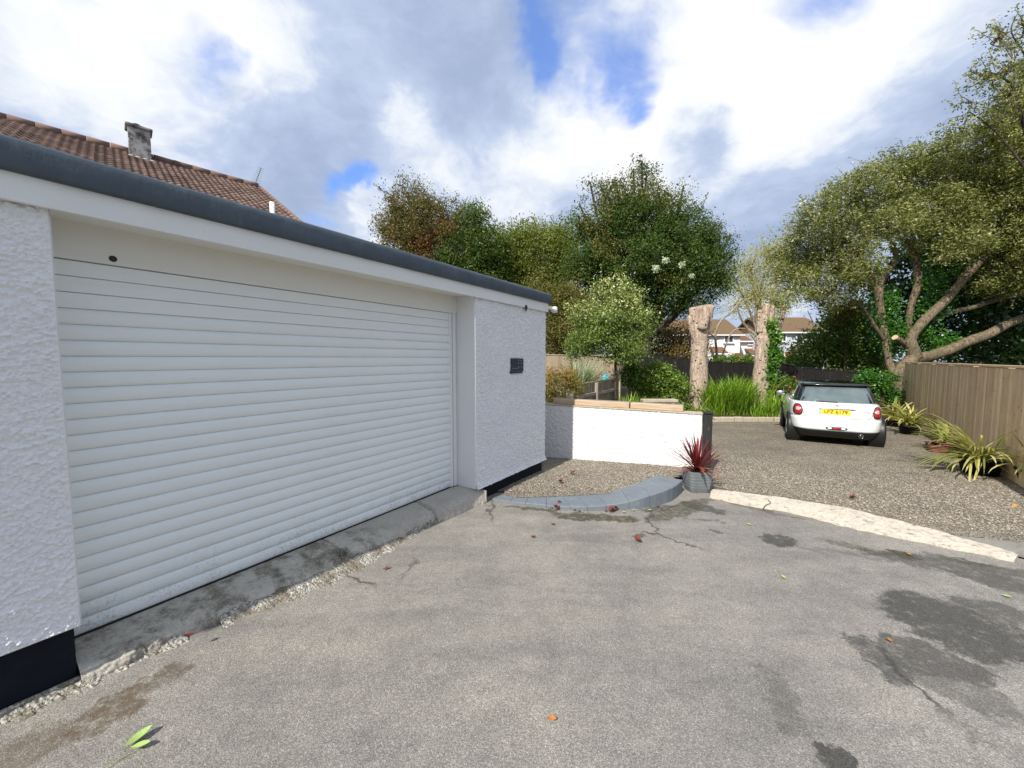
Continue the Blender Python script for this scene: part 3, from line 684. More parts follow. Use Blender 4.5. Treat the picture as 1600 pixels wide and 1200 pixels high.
# real loose pebbles on the near gravel
def pebbles(n, region, seed, lift, name):
    rs = np.random.RandomState(seed); oct_ = np.array([(1, 0, 0), (0, 1, 0), (-1, 0, 0), (0, -1, 0), (0, 0, 1), (0, 0, -.6)], float)
    fc = np.array([(0, 1, 4), (1, 2, 4), (2, 3, 4), (3, 0, 4), (1, 0, 5), (2, 1, 5), (3, 2, 5), (0, 3, 5)])
    pts = region(rs, n); n = len(pts); s_ = (.005 + .007 * rs.rand(n) ** 1.6)
    V = oct_[None] * s_[:, None, None] * (0.6 + .8 * rs.rand(n, 6, 1)); an = rs.rand(n) * 6.28
    c, s2 = np.cos(an), np.sin(an); X = V[..., 0] * c[:, None] * 1.3 - V[..., 1] * s2[:, None]; Y = V[..., 0] * s2[:, None] * 1.3 + V[..., 1] * c[:, None]
    Z = V[..., 2] * .6
    zz = np.array([gz(y) for y in pts[:, 1]]) + (np.array([lift(x_, y_) for x_, y_ in pts]) if callable(lift) else lift) + .003 + rs.rand(n) * .006
    Pw = np.stack([X + pts[:, 0][:, None], Y + pts[:, 1][:, None], Z + zz[:, None]], -1)
    mb = MB(); F_ = (fc[None] + (np.arange(n) * 6)[:, None, None]).reshape(-1, 3)
    mb.add(Pw.reshape(-1, 3), F_.tolist(), np.repeat(rs.rand(n), 6)); o = mb.build(name, M['pebble'])
    o['kind'] = 'stuff'; o['label'] = 'loose beige and grey pebbles'; o['category'] = 'gravel'; return o
def inpoly(pts, poly):
    x, y = pts[:, 0], pts[:, 1]; c = np.zeros(len(pts), bool); n = len(poly)
    for i in range(n):
        x0, y0 = poly[i][:2]; x1, y1 = poly[(i + 1) % n][:2]
        k = ((y0 > y) != (y1 > y)) & (x < (x1 - x0) * (y - y0) / (y1 - y0 + 1e-12) + x0); c ^= k
    return c
def reg_bed(rs, n):
    p = np.stack([rs.uniform(-.6, 3.1, n), rs.uniform(5.1, 8.0, n)], 1); return p[inpoly(p, gb)]
pebbles(16000, reg_bed, 1, bedlift, 'gravel_bed_pebbles')
gpoly = [(g_.x, g_.y) for g_ in [G(1112, 764), G(1250, 781), G(1400, 812), G(1600, 840), G(1800, 875)]] + [(9, 3.5), (9, 9.5), (3.2, 9.5), (3.1, 6.1)]
def reg_dr(rs, n):
    y = 3.4 + 6.0 * rs.rand(n) ** 1.5; x = rs.uniform(2.6, 9, n); p = np.stack([x, y], 1); return p[inpoly(p, gpoly)]
pebbles(52000, reg_dr, 2, .012, 'gravel_drive_pebbles')

# ================================================================ GARAGE
UP = Vector((0, 0, 1))
dP, dD = 3.08, 3.40            # distances of the pier face and of the shutter from the eye line
garage = thing('garage', 'white roughcast garage with grey edged flat roof and wide roller shutter', 'garage', GU(0.345, dP, -1.83), math.atan2(Dv.y, Dv.x))
def rough_panel(mb, org, ax, w, h, nrm, step, amp, seed, bell=0.0, feat=.022, tint=.5):
    nx = max(2, int(w / step)); ny = max(2, int(h / step)); U, V_ = np.meshgrid(np.linspace(0, w, nx), np.linspace(0, h, ny), indexing='ij')
    q = 1 / feat
    n = vnoise(U * q, V_ * q, seed) * .55 + vnoise(U * q * 1.9 + 9, V_ * q * 2.1, seed + 1) * .33 + vnoise(U * q * .35, V_ * q * .35, seed + 2) * .25
    n = n + (vnoise(U * q * 2.6 + 5, V_ * q * 3.1, seed + 3) - .5) * .16
    n = np.clip((n - .36) * 1.9, 0, 1.6)
    H = n * amp
    if bell: H = H + bell * np.clip(1 - V_ / .10, 0, 1) ** 1.6
    edge = np.minimum(np.minimum(U, w - U), np.minimum(V_, h - V_)); H = H * np.clip(edge / .012, 0, 1) + (bell * np.clip(1 - V_ / .10, 0, 1) ** 1.6) * (np.clip(edge / .012, 0, 1) < 1) * .9
    O = np.array(org)[None, None]; Pt = O + U[..., None] * np.array(ax) + V_[..., None] * np.array((0, 0, 1)) + H[..., None] * np.array(nrm)
    mb.grid(Pt, tint)
nrmP = Nv
# left pier (front skin displaced, solid core behind)
zTop = .80
mb = MB()
rough_panel(mb, GU(-1.9, dP, -1.455), Dv, 2.245 - .55, zTop + 1.455, nrmP, .02, .012, 21, bell=.02)
rough_panel(mb, GU(-.205, dP, -1.455), Dv, .55, zTop + 1.455, nrmP, .0034, .017, 25, bell=.008, feat=.0135)
c = (GU(-1.9, dP + .005, -1.45) + GU(.342, dD + .25, zTop)) / 2
mb.box(c, (2.242, .565, zTop + 1.45), (Dv, -Nv, UP))
mb.build('wall', M['roughcast'], garage, smooth=True)
# right pier
mb = MB()
rough_panel(mb, GU(3.745, dP, -1.68), Dv, 1.795, zTop + 1.68, nrmP, .0055, .024, 31, bell=.028, feat=.017)
mb.box((GU(3.748, dP + .005, -1.678) + GU(5.535, 6.6, zTop)) / 2, (1.787, 6.6 - dP - .005, zTop + 1.678), (Dv, -Nv, UP))
mb.build('wall', M['roughcast'], garage, smooth=True)
mb = MB(); mb.box((GU(-1.9, 6.35, -1.8) + GU(3.74, 6.6, zTop)) / 2, (5.64, .25, zTop + 1.8), (Dv, -Nv, UP))
mb.box((GU(-1.9, dD + .25, -1.8) + GU(-1.7, 6.34, zTop)) / 2, (.2, 2.69, zTop + 1.8), (Dv, -Nv, UP))
mb.build('wall', M['roughcast'], garage)
# smooth painted return of the right pier
mb = MB(); mb.box((GU(3.732, dP + .002, -1.675) + GU(3.746, dD + .02, zTop)) / 2, (.014, dD + .018 - dP, zTop + 1.675), (Dv, -Nv, UP), bevel=.003); mb.build('door_jamb', M['white'], garage)
mb = MB(); mb.box((GU(.3425, dP + .01, -1.44) + GU(.352, dD + .02, zTop)) / 2, (.0095, dD + .01 - dP, zTop + 1.44), (Dv, -Nv, UP)); mb.build('door_jamb', M['white'], garage)
# plinths
mb = MB(); mb.box((GU(-1.9, dP + .035, -2.1) + GU(.325, dD + .3, -1.452)) / 2, (2.225, .585, .648), (Dv, -Nv, UP), bevel=.006); mb.build('plinth', M['plinth'], garage)
mb = MB(); mb.box((GU(3.76, dP + .035, -2.2) + GU(5.51, 6.58, -1.677)) / 2, (1.75, 6.58 - dP - .035, .523), (Dv, -Nv, UP), bevel=.006); mb.build('plinth', M['plinth'], garage)
# fascia, roof edge, roof
mb = MB(); mb.box((GU(-2.0, 3.03, .752) + GU(5.548, 3.055, .93)) / 2, (7.548, .025, .178), (Dv, -Nv, UP), bevel=.003)
mb.box((GU(5.538, 3.056, .752) + GU(5.563, 6.7, .93)) / 2, (.025, 3.644, .178), (Dv, -Nv, UP), bevel=.003)
mb.build('fascia', M['fascia'], garage)
mb = MB()
n = 220; prof = [(3.028, .885), (3.0, .888), (2.994, .90), (2.992, .95), (2.993, 1.0), (2.997, 1.028), (3.01, 1.043), (3.04, 1.05), (3.2, 1.046)]
us = np.linspace(-2.0, 5.59, n); Pt = np.zeros((n, len(prof), 3))
wv = vnoise(us * 6, us * 0, 5) - .5; wv2 = vnoise(us * 23, us * 0 + 4, 6) - .5
for i, u in enumerate(us):
    for j, (d_, z_) in enumerate(prof):
        k = 0 if j < 1 or j > 7 else 1
        p = GU(u, d_ + k * (wv[i] * .004 + wv2[i] * .003 * (j % 3)), z_ + k * (wv[i] * .004) + (wv2[i] * .004 if j == 1 else 0)); Pt[i, j] = p
mb.grid(Pt)
mb.box((GU(5.560, 2.998, .888) + GU(5.592, 6.75, 1.044)) / 2, (.032, 3.752, .156), (Dv, -Nv, UP), bevel=.01)
mb.build('roof_edge_trim', M['roofgrey'], garage, smooth=True)
mb = MB(); mb.box((GU(-2.0, 3.058, .806) + GU(5.535, 6.7, 1.03)) / 2, (7.535, 3.642, .224), (Dv, -Nv, UP)); mb.build('roof', M['roofgrey'], garage)
# lintel panel
mb = MB(); mb.box((GU(.353, dD - .03, .575) + GU(3.731, dD + .02, .80)) / 2, (3.378, .05, .226), (Dv, -Nv, UP), bevel=.003); mb.build('lintel_panel', M['lintel'], garage)
mb = MB(); mb.box((GU(.354, 3.057, .786) + GU(3.730, dD - .0305, .804)) / 2, (3.376, .3125, .018), (Dv, -Nv, UP)); mb.build('soffit', M['lintel'], garage)
# roller shutter door
z0 = -1.665; z1 = .573; nsl = 24; hs = (z1 - z0) / nsl
prof = []
for k in range(nsl):
    zb = z0 + k * hs
    if k >= nsl - 3:            # flat lengths of the head box
        prof += [(0.012, zb), (0.0, zb + .003), (0.0, zb + hs - .004), (.012, zb + hs - .001)]
    else:
        prof += [(.011, zb), (.0025, zb + .003)]
        for q in range(1, 8): tq = q / 8; prof.append((-.011 * math.sin(math.pi * tq) ** .75 , zb + .003 + (hs - .006) * tq))
        prof += [(.004, zb + hs - .003), (.011, zb + hs - .0005)]
door = MB().box((GU(.38, dD + .04, z0) + GU(3.60, dD + .05, z1)) / 2, (3.2, .01, z1 - z0), (Dv, -Nv, UP)).build('roller_door', M['door'], garage)
mb = MB(); Pt = np.zeros((2, len(prof), 3))
for i, u in enumerate((.34, 3.605)):
    for j, (d_, z_) in enumerate(prof): Pt[i, j] = GU(u, dD + d_, z_)
mb.grid(Pt[::-1]); sl = mb.build('slat_curtain', M['door'], door)
mb = MB()
mb.box((GU(3.605, dD - .012, z0) + GU(3.655, dD + .03, z1)) / 2, (.05, .042, z1 - z0), (Dv, -Nv, UP), bevel=.003)
mb.box((GU(3.662, dD - .026, z0) + GU(3.708, dD + .03, z1)) / 2, (.046, .056, z1 - z0), (Dv, -Nv, UP), bevel=.003)
mb.box((GU(3.714, dD - .012, z0) + GU(3.731, dD + .03, z1)) / 2, (.017, .042, z1 - z0), (Dv, -Nv, UP), bevel=.002)
mb.build('guide_rail', M['white'], door)
mb = MB(); mb.box((GU(.353, dD + .0, z0 - .012) + GU(3.6, dD + .02, z0 - .001)) / 2, (3.25, .02, .011), (Dv, -Nv, UP)); mb.build('bottom_seal', M['black_plastic'], door)
mb = MB(); c = P(172, 407, 2.44); cc = GU((c - Vector((0, 0, 0))).dot(Dv), dD - .0315, c.z - EYE)
mb.lathe(cc, [(.001, -.004), (.016, -.003), (.019, .0), (.014, .004), (.001, .006)], 12, ax=(Dv, UP, Nv)); mb.build('cable_hole', M['black_plastic'], garage)
for o_ in [o for o in bpy.data.objects if o.parent == door]:
    pass
# concrete doorstep
mb = MB(); n = 520; us = np.linspace(.33, 3.83, n); rs = np.random.RandomState(3)
p0 = [(dD + .03, -1.674), (dD - .03, -1.68), (dD - .12, -1.69), (dD - .22, -1.70), (dD - .29, -1.712), (dD - .335, -1.732), (dD - .36, -1.77), (dD - .375, -1.85), (dD - .38, -1.95)]
m_ = 34; tt = np.linspace(0, 8, m_); dd0 = np.interp(tt, range(9), [q[0] for q in p0]); zz0 = np.interp(tt, range(9), [q[1] for q in p0])
UU, TT = np.meshgrid(us, tt, indexing='ij'); e_ = TT / 8
w1 = vnoise(UU * 4, UU * 0, 8) - .5; w2 = vnoise(UU * 17, TT * .6, 9) - .5; w3 = vnoise(UU * 70, TT * 4, 10) - .5; w4 = vnoise(UU * 6, TT * .8, 12) - .5
right = (UU > 3.02) * 1.0
DD = dd0[None] - e_ * (w1 * .06 + w2 * .035 + w3 * .012) - right * .035 * e_; ZZ = zz0[None] + right * .018 * (e_ > .15) + (w2 * .012 + w3 * .007 + w4 * .014) * np.clip(e_ * 3, 0, 1)
gap = ((np.abs(UU - 3.02 - w3 * .02) < .012) | (np.abs(UU - 1.9 - w3 * .02) < .006)); ZZ = ZZ - .02 * gap
Pt = np.zeros((n, m_, 3)); Pt[..., 0] = Dv.x * UU - Nv.x * DD; Pt[..., 1] = Dv.y * UU - Nv.y * DD; Pt[..., 2] = EYE + ZZ
mb.grid(Pt); 
mb.box((GU(3.82, 2.98, -2.0) + GU(3.836, dP + .3, -1.70)) / 2, (.016, .4, .3), (Dv, -Nv, UP))
o = mb.build('concrete_doorstep', M['concrete'], smooth=False); rebase(o, GU(2.0, 3.2, -1.85)); tag(o, 'long weathered concrete step below the roller shutter, moss stained at its left', 'doorstep')
# rough mortar fillet at the foot of the step
def fillet(name, us_, d0, d1, seed, lift):
    n = len(us_); Pt = np.zeros((n, 6, 3)); rs = np.random.RandomState(seed)
    for i, u in enumerate(us_):
        a0 = d0(u); a1 = d1(u) + (vnoise(np.array([u * 14.]), np.array([seed * 1.]), seed)[0] - .5) * .07
        for j in range(6):
            d_ = a0 + (a1 - a0) * j / 5; p = GU(u, d_); Pt[i, j] = (p.x, p.y, gz(p.y) + lift(j / 5) + (rs.rand() - .5) * .012 * (0 < j < 5))
    mb = MB(); mb.grid(Pt); o = mb.build(name, M['fillet']); struct(o)
fillet('mortar_path', np.linspace(.95, 3.1, 150), lambda u: 3.06, lambda u: 2.97 - .15 * math.exp(-((u - 1.75) / .55) ** 2) + .10 * max(0, (u - 2.5)) , 4, lambda k: .055 * (1 - k) ** 1.2 - .004)
fillet('mortar_path', np.linspace(-.1, .78, 70), lambda u: 3.10, lambda u: 2.99, 7, lambda k: .035 * (1 - k) - .002)

# house sign, fascia clip, security lamp
c = GU(0, 0); c_ = P(807.5, 570, 5.6); u_ = 4.72
def on_pier(px, py, d=dP):      # pixel -> point on the pier plane
    r = ray(px, py); t_ = d / (-(r.x * Nv.x + r.y * Nv.y)); p = r * t_; return Vector((p.x, p.y, p.z + EYE))
a = on_pier(798, 560, dP - .02); b_ = on_pier(817.5, 580, dP - .02); c = (a + b_) / 2; w = (Vector((b_.x - a.x, b_.y - a.y, 0))).length; h = abs(a.z - b_.z)
sg = thing('house_sign', 'small dark slate house sign fixed to the right hand pier', 'sign', c + Nv * -.01, math.atan2(Dv.y, Dv.x))
MB().box(c, (w, .012, h), (Dv, -Nv, UP), bevel=.003).build('board', M['sign'], sg)
MB().box(c - UP * (h * .56) - Dv * .02, (w * .95, .02, h * .16), (Dv, -Nv, UP), bevel=.003).build('lower_rail', M['sign'], sg)
mb = MB(); o0 = c + Nv * .0075
for i, (fx, fz) in enumerate([(.08, .36), (.30, .36), (.08, .14), (.30, .14), (.08, -.17), (.33, -.17)]):
    MB().box(o0 + Dv * (fx * w) + UP * (fz * h), (w * .07, .002, h * .09), (Dv, -Nv, UP)).build('marking', M['sign_mark'], sg)
mb.box(o0 - Dv * (w * .2) - UP * (h * .25), (w * .5, .002, h * .03), (Dv, -Nv, UP))
mb.build('marking_line', M['sign_mark'], sg)
a = on_pier(822, 480, 3.028); mb = MB(); mb.box(a + UP * .0, (.05, .02, .055), (Dv, -Nv, UP), bevel=.003); mb.box(a - UP * .035, (.02, .015, .05), (Dv, -Nv, UP), bevel=.002)
tag(rebase(mb.build('cable_clip', M['black_plastic']), a - UP * .06), 'small black clip on the white fascia near the roof corner', 'clip')
lamp = thing('security_lamp', 'small white security lamp on the far corner under the garage roof', 'lamp', P(861, 484, 6.55))
c = P(866, 484, 6.6); mb = MB(); mb.lathe(c, [(.0, -.05), (.045, -.045), (.055, -.0), (.05, .04), (.0, .05)], 14, ax=(UP, Dv, Nv)); mb.build('lamp_head', M['white'], lamp, True)
c = P(858.5, 481, 6.5); mb = MB(); mb.box(c, (.16, .05, .05), (Dv, -Nv, UP), bevel=.01); mb.build('bracket', M['white'], lamp)

# ================================================================ LOW WALL, TIMBERS, POST
wl = thing('low_wall', 'low white roughcast garden wall beside the gravel bed', 'wall', (2.0, 6.85, gz(6.85)), math.atan2(-Nv.y, -Nv.x))
Wr = G(1094, 745); Wd = (G(852, 716) - Wr).normalized(); Wd.z = 0; Wd.normalize(); Wn = Vector((Wd.y, -Wd.x, 0))
if Wn.y > 0: Wn = -Wn
Wd2 = Wd; topz = EYE - .885
mb = MB(); Lw = 3.7
rough_panel(mb, Vector((Wr.x, Wr.y, gz(6.3) - .1)), Wd, Lw, topz - (gz(6.3) - .1), Wn, .0085, .013, 51, feat=.022)
mb.box(Vector((Wr.x, Wr.y, (topz + gz(6.3) - .1) / 2)) + Wd * Lw / 2 - Wn * .11, (Lw - .004, .21, topz - gz(6.3) + .09), (Wd, -Wn, UP))
mb.build('wall_face', M['roughcast_wall'], wl, smooth=True)
mb = MB(); mb.box(Vector((Wr.x, Wr.y, topz + .008)) + Wd * Lw / 2 - Wn * .10, (Lw + .02, .235, .022), (Wd, -Wn, UP), bevel=.004); mb.build('coping', M['stone'], wl)
def onwall(px, py, off=0.0):
    r = ray(px, py); o_ = Vector((Wr.x, Wr.y, 0)) - Wn * off; t_ = (o_.x * Wn.x + o_.y * Wn.y) / (r.x * Wn.x + r.y * Wn.y); return Vector((0, 0, EYE)) + r * t_
for x0, x1, lab in ((866, 984, 'left hand timber sleeper lying on the low white wall'), (986, 1068, 'right hand timber sleeper lying on the low white wall')):
    a = onwall(x0, 632, .12); b_ = onwall(x1, 636, .12); a.z = b_.z = topz + .02
    c = (a + b_) / 2; L = (b_ - a).length; d_ = (b_ - a).normalized(); t_ = thing('timber_sleeper', lab, 'timber', c, math.atan2(d_.y, d_.x), 'timbers on the low wall')
    MB().box(c + UP * .05, (L, .13, .10), (d_, UP.cross(d_), UP), bevel=.008).build('beam', M['timber'], t_)
    MB().box(c + UP * .103 + UP.cross(d_) * .03, (L * .98, .10, .006), (d_, UP.cross(d_), UP), bevel=.002).build('weathered_top', M['timber_top'], t_)
c = G(1103, 742); pt = thing('gate_post', 'square black wooden post at the end of the low white wall', 'post', (c.x, c.y, gz(c.y)), math.atan2(Wd.y, Wd.x))
hp = P(1103, 646, c.y).z - gz(c.y)
MB().box((c.x, c.y, gz(c.y) + hp / 2 - .1), (.135, .135, hp + .2), (Wd, Wn, UP), bevel=.008).build('shaft', M['post_black'], pt)
MB().box((c.x, c.y, gz(c.y) + hp + .012), (.165, .165, .024), (Wd, Wn, UP), bevel=.005).build('cap', M['black_plastic'], pt)
a = P(1113, 652, c.y + .05); mb = MB(); mb.tube([a, P(1118, 658, c.y + .05), P(1113, 664, c.y + .05)], .006, 6, smooth=False); mb.build('latch_loop', M['metal'], pt)
# ================================================================ CAR
def build_car(loc, rz):
    car = thing('parked_car', 'small white three door hatchback with black roof parked on the gravel', 'car', loc, rz)
    Mw = WM[car.name]
    def w(x, y, z): return Mw @ Vector((x, y, z))
    ax = [tuple((Mw.to_3x3() @ Vector(v))) for v in ((1, 0, 0), (0, 1, 0), (0, 0, 1))]
    YC, LF, NS = 1.85, 1.85, 6.2
    zs = [.20, .26, .33, .37, .46, .55, .62, .635, .70, .78, .86, .92, .955, .975]
    Wd_ = [.74, .78, .805, .822, .838, .842, .843, .838, .841, .838, .828, .808, .785, .74]
    Y0 = [.16, .07, .022, .006, .0, .004, .018, .035, .045, .062, .085, .115, .15, .21]
    def at_z(z): return np.interp(z, zs, Wd_), np.interp(z, zs, Y0)
    def ring(W_, y0, z, hood=True, seg=72, n=NS, yc=YC, L=LF):
        out = []
        for k in range(seg):
            a = 2 * math.pi * k / seg; cx, sy = math.cos(a), math.sin(a)
            x = W_ * math.copysign(abs(cx) ** (2 / n), cx); y = math.copysign(abs(sy) ** (2 / n), sy)
            y = yc + y * (L - y0 if y < 0 else L - y0 * .8)
            zz = z - max(0, y - 2.75) * .20 * max(0, (z - .5) / .45) if hood else z
            out.append(tuple(w(x, y, zz)))
        return out
    def yr(x, z):               # rear surface
        W_, y0 = at_z(z); return YC - (LF - y0) * (1 - min(.999, abs(x / W_)) ** NS) ** (1 / NS)
    zz = np.concatenate([np.linspace(.365, .625, 9), [.632], np.linspace(.64, .975, 14)])
    rr = []
    for z in zz:
        W_, y0 = at_z(z); rr.append(ring(W_ - (.006 if abs(z - .632) < .001 else 0), y0 + (.006 if abs(z - .632) < .001 else 0), z))
    W_, y0 = at_z(.975); rr.append(ring(W_ - .10, y0 + .12, .985)); rr.append(ring(.3, 1.3, .99))
    MB().rings(rr).build('body', M['car_white'], car, True)
    rr = [ring(*at_z(z)[:1], at_z(z)[1] - .004, z) for z in np.linspace(.20, .368, 6)]
    rr = []
    for z in np.linspace(.19, .372, 7):
        W_, y0 = at_z(max(z, .2)); rr.append(ring(W_ + .004, y0 - .004, z))
    MB().rings(rr).build('rear_valance', M['black_plastic'], car, True)
    # glasshouse
    gzs = [.955, 1.05, 1.15, 1.25, 1.33, 1.355]; gW = [.765, .735, .70, .665, .635, .62]; gR = [.20, .245, .30, .365, .44, .50]; gF = [2.95, 2.72, 2.50, 2.30, 2.12, 2.05]
    def gring(W_, r, f, z, seg=64, n=5.5):
        out = []; yc = (r + f) / 2; L = (f - r) / 2
        for k in range(seg):
            a = 2 * math.pi * k / seg; cx, sy = math.cos(a), math.sin(a)
            out.append(tuple(w(W_ * math.copysign(abs(cx) ** (2 / n), cx), yc + L * math.copysign(abs(sy) ** (2 / n), sy), z)))
        return out
    MB().rings([gring(*q) for q in zip(gW, gR, gF, gzs)]).build('glasshouse', M['car_glass'], car, True)
    def gy(x, z):
        W_ = np.interp(z, gzs, gW); r = np.interp(z, gzs, gR); f = np.interp(z, gzs, gF); yc = (r + f) / 2; L = (f - r) / 2
        return yc - L * (1 - min(.999, abs(x / W_)) ** 5.5) ** (1 / 5.5)
    # roof with rear spoiler lip
    rf = [(.628, .40, 2.12, 1.335), (.652, .355, 2.14, 1.352), (.655, .36, 2.14, 1.366), (.62, .44, 2.08, 1.385), (.50, .62, 1.95, 1.402), (.30, .95, 1.7, 1.409), (.05, 1.3, 1.4, 1.41)]
    MB().rings([gring(a, b_, c_, d_) for a, b_, c_, d_ in rf]).build('roof', M['car_black'], car, True)
    # rear screen
    nx, nz = 15, 7; Pt = np.zeros((nx, nz, 3))
    for i, u in enumerate(np.linspace(-1, 1, nx)):
        for j, v in enumerate(np.linspace(0, 1, nz)):
            z = .975 + .335 * v; hw = (.645 - .115 * v); x = u * hw; z2 = z - .012 * (u * u) * (1 if v > .5 else 0)
            Pt[i, j] = w(x, gy(x, z2) - .006, z2)
    MB().grid(Pt[::-1]).build('rear_window', M['car_rear_glass'], car, True)
    for sg in (-1, 1):          # side windows
        Pt = np.zeros((9, 5, 3))
        for i, y in enumerate(np.linspace(.62, 1.30, 9)):
            for j, z in enumerate(np.linspace(1.0, 1.30, 5)):
                W_ = np.interp(z, gzs, gW); r = np.interp(z, gzs, gR); f = np.interp(z, gzs, gF); yc = (r + f) / 2; L = (f - r) / 2; y2 = y + (z - 1) * .35
                Pt[i, j] = w(sg * (W_ * (1 - abs((y2 - yc) / L) ** 5.5) ** (1 / 5.5) + .004), y2, z)
        MB().grid(Pt if sg < 0 else Pt[::-1]).build('side_window', M['car_rear_glass'], car, True)
    # tailgate shut line
    def rp(x, z, off=.002): return w(x, yr(x, z) - off, z)
    xs_ = [-.60, -.595, -.575, -.52, -.40, 0, .40, .52, .575, .595, .60]; zq = [.955, .80, .70, .655, .645, .643, .645, .655, .70, .80, .955]
    MB().tube([rp(x, z, -.001) for x, z in zip(xs_, zq)], .0045, 5).build('tailgate_gap', M['seam'], car)
    for sg in (-1, 1):
        MB().tube([rp(sg * x, .66 if x < .8 else .655, -.001) for x in (.60, .66, .72, .78, .80)], .0035, 5).build('bumper_gap', M['seam'], car)
    def patch(x0, x1, z0_, z1_, off, m, name, par, nx=8, nz=8, top=1.0, bot=1.0, rnd=True):
        Pt = np.zeros((nx, nz, 3)); xc = (x0 + x1) / 2; hw = (x1 - x0) / 2; zc = (z0_ + z1_) / 2; hz = (z1_ - z0_) / 2
        mb = MB(); ring_ = []; seg = 28
        for rr_ in (0.0, .5, .92, 1.0):
            row = []
            for k in range(seg):
                a = 2 * math.pi * k / seg; ex = 3.2 if rnd else 12
                u = math.copysign(abs(math.cos(a)) ** (2 / ex), math.cos(a)) * rr_; v = math.copysign(abs(math.sin(a)) ** (2 / ex), math.sin(a)) * rr_
                sc = top if v > 0 else bot; x = xc + u * hw * (1 + (sc - 1) * abs(v)); z = zc + v * hz
                row.append(tuple(rp(x, z, off * (1 if rr_ < .95 else 0))))
            ring_.append(row)
        return mb.rings(ring_[::-1], caps=False).build(name, m, par, True)
    for sg in (-1, 1):
        c0 = sg * .685
        tl = patch(c0 - .086, c0 + .086, .662, .918, .010, M['black_plastic'], 'tail_lamp', car, top=.72)
        patch(c0 - .066, c0 + .066, .680, .898, .020, M['lamp_red'], 'lens', tl, top=.72)
        q = patch(c0 - .042, c0 + .034, .765, .85, .027, M['lamp_clear'], 'indicator_lens', tl)
    patch(-.27, .25, .795, .910, .006, M['plate'], 'tmp', car) if False else None
    # number plate (UK size), handle strip, badge
    npc = rp(0, .775, .008)
    tilt = Matrix.Rotation(R(-8), 4, 'X')
    Mp = Mw @ Matrix.Translation(Vector((-.02, yr(0, .775) - .008, .775))) @ tilt
    Ap = [tuple(Mp.to_3x3() @ Vector(v)) for v in ((1, 0, 0), (0, 1, 0), (0, 0, 1))]
    pl = MB().box(tuple(Mp @ Vector((0, 0, 0))), (.50, .010, .111), Ap, bevel=.003).build('number_plate', M['plate'], car)
    MB().box(tuple(Mp @ Vector((-.272, 0, 0))), (.04, .010, .111), Ap, bevel=.003).build('country_band', M['plate_blue'], pl)
    face = Mp @ Matrix.Translation(Vector((0.0, -.0055, 0))) @ Matrix.Rotation(R(90), 4, 'X')
    text_obj('LFZ 6179', .098, M['text_dark'], pl, face, 'lettering', .001, 1.06, .0022)
    hs_ = MB().tube([rp(-.31, .842, .012), rp(-.2, .848, .026), rp(0, .850, .03), rp(.2, .848, .026), rp(.31, .842, .012)], .013, 8).build('handle_strip', M['chrome'], car, True)
    bc = rp(.005, .912, .006); MB().lathe(bc, [(.0, .004), (.022, .003), (.026, 0), (.0, -.003)], 14, ax=(ax[0], ax[2], tuple(-Vector(ax[1])))).build('round_badge', M['chrome'], car, True)
    fb = Mw @ Matrix.Translation(Vector((.47, yr(.47, .80) - .006, .80))) @ Matrix.Rotation(R(-9), 4, 'X') @ Matrix.Rotation(R(90), 4, 'X')
    text_obj('COOPER', .034, M['metal'], car, fb, 'badge_lettering', .002, 1.2)
    fg = patch(-.185, .185, .385, .455, .008, M['black_plastic'], 'fog_lamp_housing', car)
    patch(-.07, .07, .398, .442, .014, M['lamp_red'], 'fog_lens', fg)
    for sg in (-1, 1): patch(sg * .115 - .04, sg * .115 + .04, .400, .440, .014, M['upvc'], 'reversing_lens', fg)
    ec = w(.42, .03, .285); MB().lathe(ec, [(.028, .09), (.036, .0), (.040, -.004), (.040, .1)], 16, ax=(ax[0], ax[2], ax[1])).build('exhaust_pipe', M['chrome'], car, True)
    # wiper, aerial, mirrors
    MB().tube([w(.02, gy(0, .985) - .03, .985), w(-.12, gy(.1, .992) - .03, .993), w(-.36, gy(.36, 1.0) - .02, .996)], .010, 6).build('rear_wiper', M['black_plastic'], car)
    MB().tube([w(0, .62, 1.40), w(0, .56, 1.50)], .006, 6, smooth=False).build('aerial', M['black_plastic'], car)
    for sg in (-1, 1):
        mr = MB().rings([[tuple(w(sg * .93 + .105 * r_ * math.cos(a), 2.14 + dy, 1.0 + .07 * r_ * math.sin(a))) for a in np.linspace(0, 2 * math.pi, 18, endpoint=False)] for r_, dy in ((.75, 0), (1, .01), (1, .04), (.7, .09), (.3, .11))][::-1]).build('wing_mirror', M['chrome'] if sg < 0 else M['car_black'], car, True)
        MB().tube([w(sg * .80, 2.18, .97), w(sg * .86, 2.17, .98)], .02, 6, smooth=False).build('mirror_arm', M['car_black'], mr)
        MB().box(tuple(w(sg * .842, 1.48, .83)), (.02, .14, .02), ax, bevel=.005).build('door_handle', M['chrome'], car)
        MB().tube([w(sg * (.843), 1.28, .96 - .01), w(sg * .845, 1.30, .80), w(sg * .845, 1.36, .5), w(sg * .84, 1.42, .38)], .004, 5).build('door_gap', M['seam'], car)
    # wheels and arches
    rel = 0
